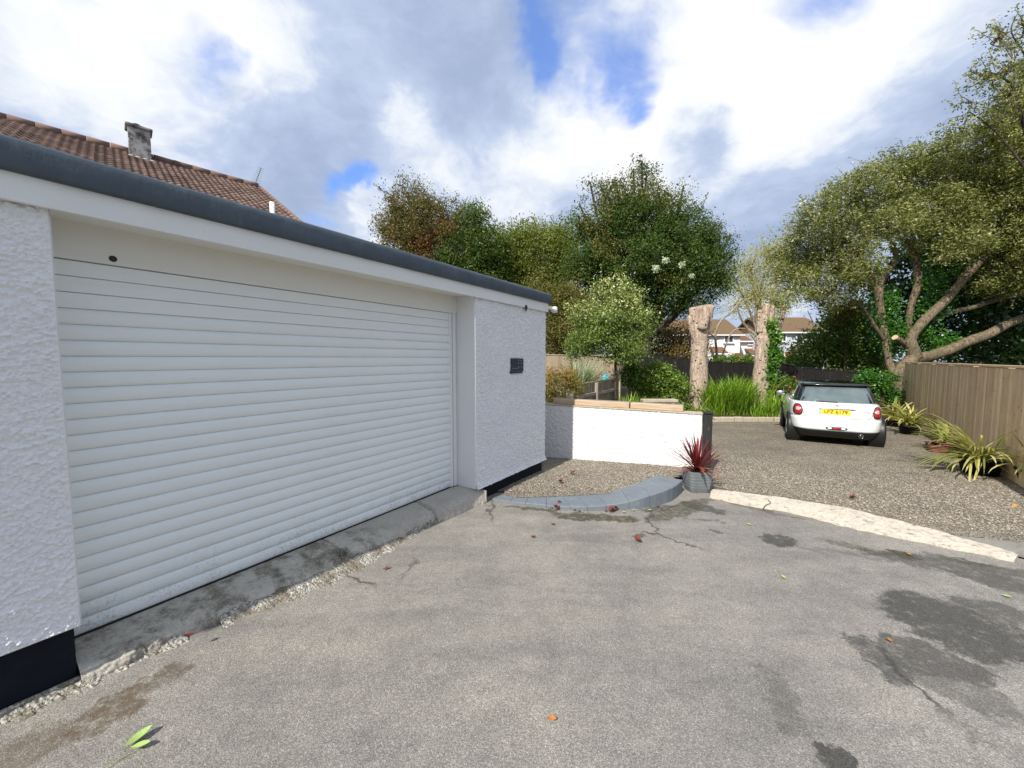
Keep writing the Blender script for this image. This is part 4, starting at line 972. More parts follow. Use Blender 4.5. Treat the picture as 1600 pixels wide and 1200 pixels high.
    for y in (.60, 3.07):
        for sg in (-1, 1):
            sx = tuple(Vector(ax[0]) * sg)
            MB().lathe(w(sg * .60, y, .315), [(.0, 0), (.362, 0), (.372, .22), (.372, .252), (.355, .258), (.32, .250), (.0, .24)], 40, ax=(ax[1], ax[2], sx)).build('wheel_arch', M['black_plastic'], car, True)
            wh = MB().lathe(w(sg * .66, y, .305), [(.21, 0), (.28, .0), (.302, .02), (.305, .10), (.302, .175), (.285, .198), (.255, .203), (.215, .195), (.21, .19)], 40, ax=(ax[1], ax[2], sx)).build('wheel', M['tyre'], car, True)
            mb = MB(); c = Vector(w(sg * .66, y, .305)); X = Vector(sx)
            mb.lathe(c, [(.212, .0), (.212, .19), (.205, .195), (.19, .17), (.19, .05), (.0, .05)], 32, ax=(ax[1], ax[2], sx))
            for k in range(5):
                a = 2 * math.pi * k / 5; dr = (Vector(ax[1]) * math.cos(a) + Vector(ax[2]) * math.sin(a)); mb.tube([c + X * .185 + dr * .03, c + X * .19 + dr * .20], [.03, .018], 6, smooth=False)
            mb.lathe(c + X * .17, [(.045, 0), (.045, .03), (.0, .035)], 16, ax=(ax[1], ax[2], sx))
            mb.build('rim', M['rim'], wh, True)
    return car
RW = (G(1233, 687) + G(1370, 698)) / 2     # between the rear tyres
hd = R(32.3); fwd = Vector((math.sin(hd), math.cos(hd), 0))
cl = Vector((RW.x, RW.y, 0)) - fwd * .60; build_car(Vector((cl.x, cl.y, gz(RW.y) + .012)), -hd)

# ================================================================ FENCES
def board_fence(name, label, pts, heights, m, group=None, bw=.10, mcap=None, lap=True, seed=0, cat='fence', posts=True, capt=.035, panel=1.83, base=None):
    """pts: list of ground points; heights: top z (world) at each point"""
    A = Vector(pts[0]); B = Vector(pts[-1]); d = (B - A); d.z = 0; rz = math.atan2(d.y, d.x)
    t_ = thing(name, label, cat, (A.x, A.y, (base if base is not None else gz(A.y))), rz, group); rs = np.random.RandomState(seed)
    for i in range(len(pts) - 1):
        a = Vector(pts[i]); b_ = Vector(pts[i + 1]); a.z = b_.z = 0; L = (b_ - a).length; dr = (b_ - a).normalized(); nn = Vector((-dr.y, dr.x, 0))
        np_ = max(1, round(L / panel))
        for q in range(np_):
            u0, u1 = L * q / np_, L * (q + 1) / np_; mb = MB(); u = u0
            while u < u1 - .02:
                w_ = min(bw * (.8 + .4 * rs.rand()), u1 - u); p = a + dr * (u + w_ / 2); zb = (gz(p.y) if base is None else base) - .02; zt = heights[i] * (1 - u / L) + heights[i + 1] * (u / L) - .03 + (rs.rand() - .5) * .006
                off = nn * ((rs.rand() - .5) * .008)
                mb.box((p.x + off.x, p.y + off.y, (zb + zt) / 2), (w_ * (1.06 if lap else .93), .016, zt - zb), (tuple((dr + nn * .10).normalized()), tuple((nn - dr * .10).normalized()), (0, 0, 1)), tint=.15 + .7 * rs.rand()); u += w_
            mb.build('board_panel', m, t_)
        mb = MB(); za, zb_ = heights[i], heights[i + 1]
        v = (Vector((b_.x, b_.y, zb_)) - Vector((a.x, a.y, za))); vl = v.length; vd = v.normalized(); c = (Vector((a.x, a.y, za)) + Vector((b_.x, b_.y, zb_))) / 2
        mb.box(c + UP * 0, (vl, .06, capt), (tuple(vd), tuple(nn), tuple(vd.cross(nn))), bevel=.004, tint=.6); mb.build('capping_rail', mcap or m, t_)
        if posts:
            for q in range(np_ + 1):
                p = a + dr * (L * q / np_) - nn * (-.06); zt = heights[i] * (1 - q / np_) + heights[i + 1] * (q / np_); zb = (gz(p.y) if base is None else base) - .1
                MB().box((p.x, p.y, (zb + zt - .02) / 2), (.09, .09, zt - .02 - zb), (tuple(dr), tuple(nn), (0, 0, 1)), bevel=.005).build('post', m, t_)
    return t_
# natural wood fence on the right
fp0 = G(1560, 741); fdir = Vector((math.sin(R(38.3)), math.cos(R(38.3)), 0))
near = fp0 - fdir * 3.4; r_ = ray(1413, 600); k = r_.x / r_.y; t_ = (k * fp0.y - fp0.x) / (fdir.x - k * fdir.y); far = fp0 + fdir * t_
ztop = EYE + .0 - .012
board_fence('board_fence', 'tall natural wood close board fence along the right of the gravel', [far, near], [P(1416, 566, far.y).z, P(1416, 566, far.y).z + .0], M['fence_wood'], bw=.105, seed=5, capt=.04)
# small step at the fence end
e = far + fdir * .12; MB
t1 = thing('fence_end_board', 'short lower board standing at the far end of the natural wood fence', 'board', (e.x, e.y, gz(e.y)), math.atan2(fdir.y, fdir.x))
MB().box((e.x, e.y, gz(e.y) + .74), (.18, .03, 1.5), (tuple(fdir), tuple(Vector((-fdir.y, fdir.x, 0))), (0, 0, 1)), tint=.6).build('board', M['fence_wood'], t1)
# black fences
def top(px, py, Y): return P(px, py, Y)
def px_fence(name, label, lst, m, **kw):
    pp = [P(x, y, Y) for x, y, Y in lst]; return board_fence(name, label, [(p.x, p.y, 0) for p in pp], [p.z for p in pp], m, base=gz(13) - .02, **kw)
px_fence('black_fence', 'tallest black fence panel behind the leafy shrub and young tree', [(985, 552, 16.6), (1041, 554, 16.6)], M['fence_black'], bw=.13, seed=6)
px_fence('black_fence', 'black stained fence section left of and behind the thick left trunk', [(1041, 558.5, 16.65), (1104, 560.5, 16.65)], M['fence_black'], bw=.13, seed=7)
px_fence('black_fence', 'black stained fence section between the two pollarded trunks', [(1104, 565, 16.8), (1213, 567, 17.3)], M['fence_black'], bw=.13, seed=8)
px_fence('black_fence', 'black stained fence falling away behind the parked car', [(1215, 566, 17.2), (1245, 573, 15.8), (1330, 581, 15.6), (1408, 590, 15.2)], M['fence_black'], bw=.13, seed=9)
px_fence('pale_fence', 'pale wooden panel fence beyond the bronze shrub', [(770, 553, 14.4), (968, 556, 14.6)], M['fence_pale'], bw=.14, seed=10)
# low diagonal garden fence with arris rails
A = P(898, 602, 10.0); B = P(966, 590.5, 12.9)
lf = board_fence('low_fence', 'low grey weathered garden fence with two rails behind the sleepers', [(A.x, A.y, 0), (B.x, B.y, 0)], [A.z, B.z], M['old_wood'], bw=.12, seed=11, posts=False)
d_ = Vector((B.x - A.x, B.y - A.y, 0)); dl = d_.length; d_.normalize(); nn = Vector((d_.y, -d_.x, 0))
for dz in (.34, .80):
    mb = MB(); c = (Vector((A.x, A.y, A.z - dz)) + Vector((B.x, B.y, B.z - dz))) / 2 + nn * .05; mb.box(c, (dl, .06, .09), (tuple(d_), tuple(nn), (0, 0, 1)), tint=.8, bevel=.006); mb.build('rail', M['old_wood'], lf)
for (x, y, Y, hh) in ((893, 613, 9.85, .5), (931, 597, 11.2, 1.0)):
    p = P(x, y, Y); MB().box((p.x, p.y - .08, p.z - .7), (.12, .12, 1.4), (tuple(d_), tuple(nn), (0, 0, 1)), tint=.95, bevel=.008).build('post', M['old_wood'], lf)
# tree stakes
for x0, y0, y1, Y, lab in ((961.5, 560, 622, 12.6, 'left taller wooden stake under the young pale tree'), (968, 585, 622, 12.5, 'right shorter wooden stake under the young pale tree')):
    a = P(x0, y0, Y); b_ = P(x0, y1, Y); t_ = MB().box((a.x, a.y, (a.z + gz(13)) / 2), (.06, .06, a.z - gz(13)), tint=.8, bevel=.006)
    o = t_.build('tree_stake', M['fence_pale']); tag(rebase(o, (a.x, a.y, gz(13) + .1)), lab, 'stake', 'stakes of the young tree')
# bird house
p = P(946, 592, 12.4); bh = thing('bird_house', 'small turquoise bird house sitting above the low garden fence', 'bird house', p)
MB().lathe(p, [(.0, -.10), (.10, -.09), (.115, .0), (.10, .05), (.0, .06)], 14).build('house_body', M['teal'], bh, True)
MB().lathe(p + UP * .05, [(.13, 0), (.07, .07), (.015, .12), (.02, .14), (0, .15)], 14).build('lid', M['teal'], bh, True)
MB().lathe(p + Vector((.0, -.115, -.01)), [(.0, 0), (.03, 0.0), (.03, .01)], 10, ax=((1, 0, 0), (0, 0, 1), (0, 1, 0))).build('entrance_hole', M['black_plastic'], bh)
MB().box(p - UP * .5, (.05, .05, .82)).build('pole', M['old_wood'], bh)
# stone bench
p = P(1030, 626, 11.2); bn = thing('stone_bench', 'low pale stone bench behind the white wall', 'bench', (p.x, p.y, gz(11.2)))
MB().box(p, (1.02, .30, .09), bevel=.015).build('seat', M['stone'], bn)
for s_ in (-.36, .36): MB().box((p.x + s_, p.y, (p.z + gz(11.2)) / 2 - .03), (.12, .24, p.z - gz(11.2) - .03), bevel=.01).build('leg', M['stone'], bn)

# ================================================================ HOUSES
def quad_roof(mb, corners, thick=.12, tint=.5):
    c = [Vector(x) for x in corners]; n = (c[1] - c[0]).cross(c[3] - c[0]).normalized(); mb.add([tuple(v) for v in c] + [tuple(v - n * thick) for v in c], [(0, 1, 2, 3), (7, 6, 5, 4), (0, 4, 5, 1), (1, 5, 6, 2), (2, 6, 7, 3), (3, 7, 4, 0)], tint)
# house behind the garage
def solveY(px, py, up): r = ray(px, py); t = up / r.z; return r * t + Vector((0, 0, EYE))
RA = solveY(0, 184, 6.0); RB = solveY(404, 293, 6.0); rd = (RB - RA).normalized(); pd = Vector((rd.y, -rd.x, 0)).normalized()
if pd.x < 0: pd = -pd
hb = thing('tiled_house', 'large house with brown interlocking tiled roof behind the garage', 'house', (RB.x, RB.y, gz(13)), math.atan2(rd.y, rd.x))
r = ray(463, 344); # verge end: solve along pd
k = r.x / r.y; wv_ = (k * RB.y - RB.x) / (pd.x - k * pd.y); E = RB + pd * wv_; ez = EYE + r.z / r.y * E.y; pitch_drop = (6.0 + EYE - ez) / wv_
ru = (6.0 + EYE - ez) / wv_; Lr = 13.5; wE = 4.9
start = RB - rd * Lr; na = 420; crs = int(wE / math.cos(math.atan(ru)) / .30); rows = crs * 3; Pt = np.zeros((na, rows, 3)); Tn = np.zeros((na, rows)); rs = np.random.RandomState(2)
tj = rs.rand(60, 60)
nv = Vector((pd.x * ru, pd.y * ru, 1)).normalized()
for i in range(na):
    s_ = Lr * i / (na - 1); ph = (s_ % .30) / .30; wave = .014 * (math.cos(ph * 4 * math.pi)) + (.008 if ph < .1 else 0)
    for j in range(rows):
        c_ = j // 3; kk = j % 3; v = (c_ + (0, .93, 1.0)[kk]) * .30; lift = (0.0, .036, .0)[kk]
        v = min(v, crs * .30); hx = v * math.cos(math.atan(ru)); hz = v * math.sin(math.atan(ru))
        p = start + rd * s_ + pd * hx - UP * hz + nv * (wave + lift); Pt[i, j] = p; Tn[i, j] = tj[int(s_ / .30) % 60, c_ % 60]
mb = MB(); mb.grid(Pt, Tn); rf = mb.build('roof', M['tile'], hb)
mb = MB()
k = 0
while k * .45 < Lr:
    a = start + rd * (k * .45); b_ = a + rd * .44; mb.tube([a + UP * .03, b_ + UP * .03], [.11, .10], 10, smooth=False); k += 1
mb.build('ridge_tiles', M['ridge'], rf, True)
mb = MB(); q = [RB + rd * .05 + UP * .02, RB + rd * .05 + pd * wE - UP * (wE * ru) + UP * .02]; mb.tube(q, [.05, .05], 6, smooth=False); mb.build('verge', M['ridge'], rf)
mb = MB()
other = [start - pd * wE - UP * (wE * ru), RB - pd * wE - UP * (wE * ru)]; quad_roof(mb, [start - UP * .02, RB - UP * .02, other[1], other[0]]); mb.build('far_roof_slope', M['tile_brown'], rf)
eav = 6.0 + EYE - 4.5 * ru - .15
mb = MB(); g0 = start + pd * 4.5; g1 = RB + pd * 4.5; g2 = RB - pd * 4.5; g3 = start - pd * 4.5; zb = gz(13)
base = [g0, g1, g2, g3]; mb.add([(p.x, p.y, zb) for p in base] + [(p.x, p.y, eav) for p in base] + [(RB.x, RB.y, 6.0 + EYE - .15), (start.x, start.y, 6.0 + EYE - .15)], [(0, 1, 5, 4), (1, 2, 6, 8, 5), (2, 3, 7, 6), (3, 0, 4, 9, 7)]); mb.build('wall', M['render_white'], hb)
for s_ in (2.5, 6.0, 9.5):
    c = g1 - rd * s_ + UP * (eav - 1.0 - g1.z); f_ = MB().box(c, (1.6, .1, 1.2), (tuple(rd), tuple(pd), (0, 0, 1)), bevel=.01).build('window', M['upvc'], hb); MB().box(c + pd * .052, (1.4, .02, 1.0), (tuple(rd), tuple(pd), (0, 0, 1))).build('pane', M['glass'], f_)
# chimney on the ridge
r = ray(219, 250); k = r.x / r.y; tt = (k * RA.y - RA.x) / (rd.x - k * rd.y); cc = RA + rd * tt + pd * .18
ch0 = 6.0 + EYE - .45; ch1 = P(219, 205, cc.y).z
ch = MB().box((cc.x, cc.y, (ch0 + ch1) / 2), (.47, .42, ch1 - ch0), (tuple(rd), tuple(pd), (0, 0, 1)), bevel=.01).build('chimney', M['chimney'], rf)
MB().box((cc.x, cc.y, ch1 + .03), (.58, .54, .07), (tuple(rd), tuple(pd), (0, 0, 1)), bevel=.015).build('chimney_cap', M['chimney'], hb)
MB().lathe((cc.x - .05, cc.y, ch1 + .07), [(.085, 0), (.08, .08), (.09, .09), (.09, .11), (.065, .11), (.06, .02)], 14).build('chimney_pot', M['black_plastic'], hb, True)
mb = MB(); mb.box(cc + pd * .30 + UP * (6.0 + EYE - cc.z - .16 - .10), (.62, .10, .07), (tuple(rd), tuple((pd - UP * ru).normalized()), tuple(nv)), bevel=.01); mb.build('flashing', M['lead'], hb)
# vent pipe
vp = P(426, 340, 6.2); mb = MB(); vt = P(426, 316, 6.2); mb.lathe((vp.x, vp.y, EYE + 1.0), [(.0, 0), (.036, 0), (.036, vt.z - EYE - 1.0), (.030, vt.z - EYE - 1.0), (.030, vt.z - EYE - 1.1), (0, vt.z - EYE - 1.1)], 14)
tag(rebase(mb.build('vent_pipe', M['white'], None, True), (vp.x, vp.y, EYE + 1.03)), 'short white vent pipe standing up from the flat garage roof', 'pipe')
# TV aerial
a0 = P(397, 292, RB.y - .1); a1 = P(408, 262, RB.y - .1)
an = thing('tv_aerial', 'thin television aerial at the right end of the tiled roof ridge', 'aerial', a0)
MB().tube([a0 - UP * .35, a0 + (a1 - a0) * .1], .015, 6, smooth=False).build('mast', M['metal'], an)
MB().tube([a0, a1], .012, 6, smooth=False).build('boom', M['metal'], an)
mb = MB(); side = (a1 - a0).cross(Vector((0, 1, 0))).normalized()
for q in range(11):
    c = a0.lerp(a1, .05 + q * .093); L_ = .17 - .006 * q; mb.tube([c - side * L_, c + side * L_], .005, 4, smooth=False)
mb.build('elements', M['metal'], an)

def simple_house(name, label, x0, x1, yb, ye, yr_, Y, wallm, roofm, wins, depth=7.0, extras=None, x0r=None, x1r=None):
    a = P(x0, ye, Y); b_ = P(x1, ye, Y); zb = gz(13) - .5; ze = a.z; zr = P(x0, yr_, Y + depth / 2).z
    t_ = thing(name, label, 'house', ((a.x + b_.x) / 2, Y, gz(13)))
    MB().box(((a.x + b_.x) / 2, Y + depth / 2, (zb + ze) / 2), (b_.x - a.x, depth, ze - zb)).build('wall', wallm, t_)
    mb = MB(); o = .3
    quad_roof(mb, [(a.x - o, Y - o, ze - .12), (b_.x + o, Y - o, ze - .12), (b_.x + o, Y + depth / 2, zr), (a.x - o, Y + depth / 2, zr)], .14)
    quad_roof(mb, [(a.x - o, Y + depth / 2, zr), (b_.x + o, Y + depth / 2, zr), (b_.x + o, Y + depth + o, ze - .12), (a.x - o, Y + depth + o, ze - .12)], .14)
    mb.add([(a.x + .01, Y + .02, ze), (a.x + .01, Y + depth, ze), (a.x + .01, Y + depth / 2, zr - .12), (b_.x - .01, Y + .02, ze), (b_.x - .01, Y + depth, ze), (b_.x - .01, Y + depth / 2, zr - .12)], [(0, 1, 2), (3, 5, 4)])
    mb.build('roof', roofm, t_)
    MB().box(((a.x + b_.x) / 2, Y - o - .02, ze - .16), (b_.x - a.x + .6, .10, .14)).build('gutter', M['upvc'], t_)
    for (wx0, wy0, wx1, wy1, nm) in wins:
        p = P(wx0, wy0, Y); q = P(wx1, wy1, Y); cx = (p.x + q.x) / 2; cz = (p.z + q.z) / 2; ww = q.x - p.x; hh = p.z - q.z
        f_ = MB().box((cx, Y - .03, cz), (ww + .16, .10, hh + .16)).build('window', M['upvc'], t_)
        mb = MB()
        for i in range(nm): mb.box((p.x + ww * (i + .5) / nm, Y - .085, cz), (ww / nm - .08, .02, hh - .04))
        mb.build('pane', M['glass'], f_); MB().box((cx, Y - .08, cz - hh / 2 - .12), (ww + .3, .22, .08)).build('sill', M['upvc'], f_)
    return t_, a, b_, ze
t_, a, b_, ze = simple_house('rendered_house', 'white rendered house with mossy brown roof beyond the black fence, between the pollarded trunks', 1050, 1157, 560, 521.5, 499, 42, M['render_white'], M['tile_far'], [(1076, 525, 1092, 538, 2), (1132, 523.5, 1144.5, 534.5, 2), (1101, 524, 1104, 534, 1)])
def porch(par, x0, x1, y0, y1, Y, m, out=1.2):
    p = P(x0, y0, Y); q = P(x1, y0, Y); zb = P(x0, y1, Y - out).z; mb = MB(); quad_roof(mb, [(p.x, Y - out, zb), (q.x, Y - out, zb), (q.x, Y, p.z), (p.x, Y, p.z)], .1); mb.build('porch_roof', m, par)
    MB().box(((p.x + q.x) / 2, Y - out + .06, zb - .12), (q.x - p.x, .06, .14)).build('fascia_board', M['upvc'], par)
porch(t_, 1108, 1129, 542, 551, 42, M['tile_brown'])
MB().box(P(1152, 561, 41.6), (.55, .5, 1.3)).build('brick_pier', M['brick'], t_)
t2, a, b_, ze = simple_house('annexe_house', 'lower white annexe with brown roof left of the ivy covered trunk', 1157.5, 1192, 560, 531.5, 514, 44, M['render_white'], M['tile_brown'], [(1169, 535.5, 1175, 537, 1)])
porch(t2, 1163, 1186, 544.5, 554, 44, M['tile_brown'], 1.5)
t3, a, b_, ze = simple_house('grey_house', 'greyed rendered house with dark brown roof right of the ivy covered trunk', 1203, 1292, 562, 517.5, 496, 41, M['render_grey'], M['tile_far'], [(1244.5, 520, 1251, 532, 1), (1218, 520, 1227, 533, 2), (1213, 556, 1226, 562, 2), (1237, 553, 1256, 562, 3)])
porch(t3, 1234, 1260, 541, 550.5, 41, M['tile_far'])
p = P(1264, 518, 40.9); MB().box((p.x, p.y, p.z - 2), (.10, .10, 4)).build('downpipe', M['black_plastic'], t3)
p = P(1232, 560, 40.9); MB().box((p.x, p.y, p.z - .1), (.7, .12, 1.6)).build('brick_panel', M['brick'], t3)
# ================================================================ PLANTS
def px_r(px, rpx, Y): return rpx / F * Y
def clumps(blobs_, Y, rs, n, depth=1.0, shell=.35, dY=0.0):
    """clump centres spread through ellipsoids given as (px,py,rpx[,ry,dy]) at distance Y"""
    vol = np.array([(b[2] ** 2) * (b[3] if len(b) > 3 else b[2]) ** .6 for b in blobs_], float); cnt = np.maximum(1, (n * vol / vol.sum()).astype(int)); out = []; own = []
    for bi, (b, c) in enumerate(zip(blobs_, cnt)):
        dy = b[4] if len(b) > 4 else 0
        ce = np.array(P(b[0], b[1], Y + dy)); ax_ = abs(b[0] - 800) / F; rx = px_r(b[0], b[2], Y) ; rz_ = px_r(b[0], (b[3] if len(b) > 3 else b[2]), Y)
        u = rnd_unit(rs, c); k = (shell + (1 - shell) * rs.rand(c)) ** (1 / 2.2)
        out.append(ce + u * k[:, None] * np.array([rx / (1 + .25 * ax_), rx * depth, rz_])); own += [bi] * c
    return np.concatenate(out), np.array(own)
def tree(name, label, base, blobs_, Y, m_leaf, m_bark, nclump, nleaf, leaf, sig, trunk_r=.15, seed=0, tintf=None, spray=0, spraylen=.9, limb=True, group=None, cat='tree', depth=1.0, aspect=.5, twigs=.4, fork=None, droop=None, shell=.35, extra_trunk=None, part='crown', wind=None):
    rs = np.random.RandomState(seed); base = Vector(base)
    t_ = thing(name, label, cat, base, 0, group)
    C_, own = clumps(blobs_, Y, rs, nclump, depth, shell)
    ctr = C_.mean(0); mb = MB(); bc = []
    fork = Vector(fork) if fork is not None else base.lerp(Vector(ctr), .45)
    if limb:
        mb.tube([base - UP * .1, base.lerp(fork, .5) + Vector((rs.rand() - .5, rs.rand() - .5, 0)) * .15, fork], [trunk_r * 1.15, trunk_r, trunk_r * .85], 9, noise=.12, seed=seed)
    for bi, b in enumerate(blobs_):
        dy = b[4] if len(b) > 4 else 0
        c = P(b[0], b[1], Y + dy); bc.append(c)
        if limb:
            mid = fork.lerp(c, .5) + Vector(rs.normal(size=3)) * .25; mb.tube([fork, mid, c], [trunk_r * .55, trunk_r * .35, trunk_r * .14], 6, noise=.1, seed=seed + bi)
    for i in range(len(C_)):
        if limb and rs.rand() < twigs:
            c = bc[own[i]]; e = Vector(C_[i]); mb.tube([c, c.lerp(e, .5) + Vector(rs.normal(size=3)) * .12, e], [trunk_r * .13 + .006, trunk_r * .08 + .005, .005], 4, caps=False)
    pts = []; tints = []; ct = rs.rand(len(C_))
    off = gclip(rs, (len(C_), nleaf, 3)) * sig * (.6 + .8 * rs.rand(len(C_), 1, 1)); off[..., 2] *= .8
    pt = (C_[:, None] + off).reshape(-1, 3); tn = (np.repeat(ct, nleaf) * .62 + rs.rand(len(pt)) * .34)
    pts.append(pt); tints.append(tn)
    if spray:                   # shoots that break the outline
        for k in range(spray):
            i = rs.randint(len(C_)); p = C_[i]; b = bc[own[i]]; d = (p - np.array(b)); d = d / (np.linalg.norm(d) + 1e-6) + np.array([0, 0, .5]) + rs.normal(size=3) * .35
            if wind is not None: d = d * .5 + np.array(wind)
            d /= np.linalg.norm(d); L = spraylen * (.4 + .9 * rs.rand()); q = p + d * L; m_ = p + d * L * .5 + rs.normal(size=3) * .06 * L
            mb.tube([p - d * .3, m_, q], [.012, .008, .004], 4, caps=False)
            nl = int(14 * L / .6) + 4; tt = rs.rand(nl); s_ = p * (1 - tt)[:, None] + q * tt[:, None] + rs.normal(size=(nl, 3)) * .05 * (1.3 - tt)[:, None]
            pts.append(s_); tints.append(.3 + .6 * rs.rand(nl) * np.ones(nl))
    pt = np.concatenate(pts); tn = np.concatenate(tints)
    if tintf is not None: tn = tintf(pt, tn, rs)
    if limb or spray: mb.build('trunk', m_bark, t_, True)
    lm = MB(); leaf_quads(lm, pt, leaf, tn, rs, aspect, droop=droop); lm.build(part, m_leaf, t_)
    return t_
GB = gz(13)
def projx(p):                   # photograph x, y of world points (used only to choose tints of real leaves)
    return p
# reddish hawthorn on the left
A1 = [(640, 318, 34), (612, 345, 28), (655, 355, 45), (690, 340, 30), (632, 378, 36), (690, 385, 40), (612, 372, 20), (660, 405, 40), (722, 350, 22)]
redc = np.array(P(700, 378, 19.5)); redc2 = np.array(P(672, 395, 19.5))
def tA(p, t, rs):
    d = np.minimum(np.linalg.norm(p - redc, axis=1), np.linalg.norm(p - redc2, axis=1)); return np.where((d < .85 + .5 * rs.rand(len(p))) & (rs.rand(len(p)) < .7), .72 + .28 * rs.rand(len(p)), t * .72)
tree('hawthorn_tree', 'olive and crimson hawthorn tree rising behind the garage roof, leftmost of the trees', P(670, 640, 19.5), A1, 19.5, M['leaf_red'], M['bark'], 460, 92, .098, .26, .16, 1, tA, spray=80, spraylen=.8)
tree('dark_hawthorn_tree', 'dark green small tree right beside the crimson leaved one', P(745, 640, 19.0), [(742, 345, 26), (760, 385, 34), (720, 400, 38), (750, 425, 40), (700, 425, 30), (735, 365, 24)], 19.0, M['leaf_hawthorn'], M['bark'], 360, 92, .098, .25, .16, 2, lambda p, t, rs: t * .9, spray=40, spraylen=.6)
B1 = [(800, 388, 32), (832, 372, 26), (865, 368, 24), (780, 418, 40), (830, 408, 48), (875, 405, 38), (800, 455, 50), (850, 460, 48), (760, 445, 34), (888, 385, 24), (785, 378, 16), (720, 452, 26)]
tree('field_maple_tree', 'olive green broad tree in the middle behind the garage roof', P(830, 640, 20.5), B1, 20.5, M['leaf_mid'], M['bark'], 820, 90, .115, .34, .2, 3, lambda p, t, rs: np.where(rs.rand(len(p)) < .04, .92, t * .85), spray=50, spraylen=.45)
C1 = [(1003, 252, 12, 16), (1010, 275, 16), (990, 264, 8), (1008, 305, 26), (1038, 298, 14), (962, 285, 13), (938, 288, 12), (950, 300, 16), (975, 320, 30), (1050, 332, 26), (1005, 345, 42), (950, 355, 40), (1070, 365, 38), (1100, 372, 28), (1125, 390, 22),
      (1128, 415, 16), (1040, 400, 55), (980, 410, 55), (925, 395, 40), (1090, 420, 42), (1040, 455, 42), (920, 440, 45), (960, 470, 45), (1110, 445, 28), (1080, 468, 28), (1015, 490, 26), (905, 350, 20), (922, 284, 6), (1142, 368, 6), (1146, 398, 6), (905, 318, 6), (1068, 290, 5)]
topc = P(1005, 300, 17).z
def tC(p, t, rs):
    rel = (p[:, 2] - (GB + 3.5)) / 6.0; cl = vnoise(p[:, 0] * .8 + 40, p[:, 2] * .8 + 60, 5); br = (cl + rel * .55) > .98
    return np.where(br & (rs.rand(len(p)) < .45), .66 + .3 * rs.rand(len(p)), t * .80)
tree('big_hawthorn_tree', 'tallest dark hawthorn with spiky brown tinged top above the black fence', P(1010, 640, 17.3), C1, 17.3, M['leaf_hawthorn'], M['bark'], 1300, 95, .092, .23, .24, 4, tC, spray=190, spraylen=.7, twigs=.5)
# pale flower heads in the crown
for i, (x, y, r_) in enumerate([(1040, 407, 5), (1026, 419, 5), (1065, 414, 3.5), (1080, 430, 3)]):
    pass
# bushes beyond the fences
tree('olive_bush', 'tall olive bush behind the pale fence, left of the young tree', P(868, 600, 16.2), [(872, 500, 34, 50), (858, 550, 26, 36), (900, 520, 40, 60), (880, 470, 26), (850, 480, 20, 50)], 16.4, M['leaf_olive'], M['bark'], 400, 84, .085, .24, .1, 5, spray=20, cat='bush')
tree('brown_hedge_bush', 'brownish rounded bush above the black fence left of the thick trunk', P(1040, 600, 18.4), [(1035, 535, 26, 22), (1065, 530, 26, 24), (1005, 545, 20, 16), (1085, 545, 24, 18), (1050, 552, 40, 16)], 18.4, M['leaf_brown'], M['bark'], 230, 60, .09, .22, .08, 6, spray=15, cat='bush')
# young pale leaved tree
E1 = [(965, 450, 14, 20), (940, 470, 22, 30), (985, 470, 20, 26), (908, 490, 18, 22), (950, 510, 34), (995, 505, 22, 28), (920, 530, 30, 26), (965, 540, 34, 28), (900, 545, 20, 16), (990, 540, 22, 22)]
def tE(p, t, rs): return np.where((p[:, 2] > P(900, 480, 12).z - .5 * rs.rand(len(p))) & (rs.rand(len(p)) < .42), .85 + .15 * rs.rand(len(p)), t * .78)
tree('young_tree', 'young round headed tree with pale new leaves at its top, behind the sleepers', (P(965, 620, 12.3).x, 12.3, GB + .2), E1, 12.2, M['leaf_young'], M['bark'], 360, 66, .072, .17, .045, 7, tE, spray=70, spraylen=.45, fork=P(962, 560, 12.3), twigs=.5, shell=.2)
# distant pale willow
tree('pale_willow_tree', 'distant wispy yellow green willow seen between the big dark tree and right willow', P(1185, 600, 27), [(1172, 420, 26, 30), (1200, 400, 24, 26), (1150, 440, 18, 26), (1215, 430, 24, 34), (1185, 460, 34, 24), (1225, 390, 16, 20), (1150, 475, 20, 16), (1210, 480, 26, 20)], 27, M['leaf_pale'], M['bark_pale'], 300, 40, .15, .50, .22, 8, spray=60, spraylen=1.4, droop=(-.4, 0, -.5), aspect=.28, twigs=.7, shell=.1)
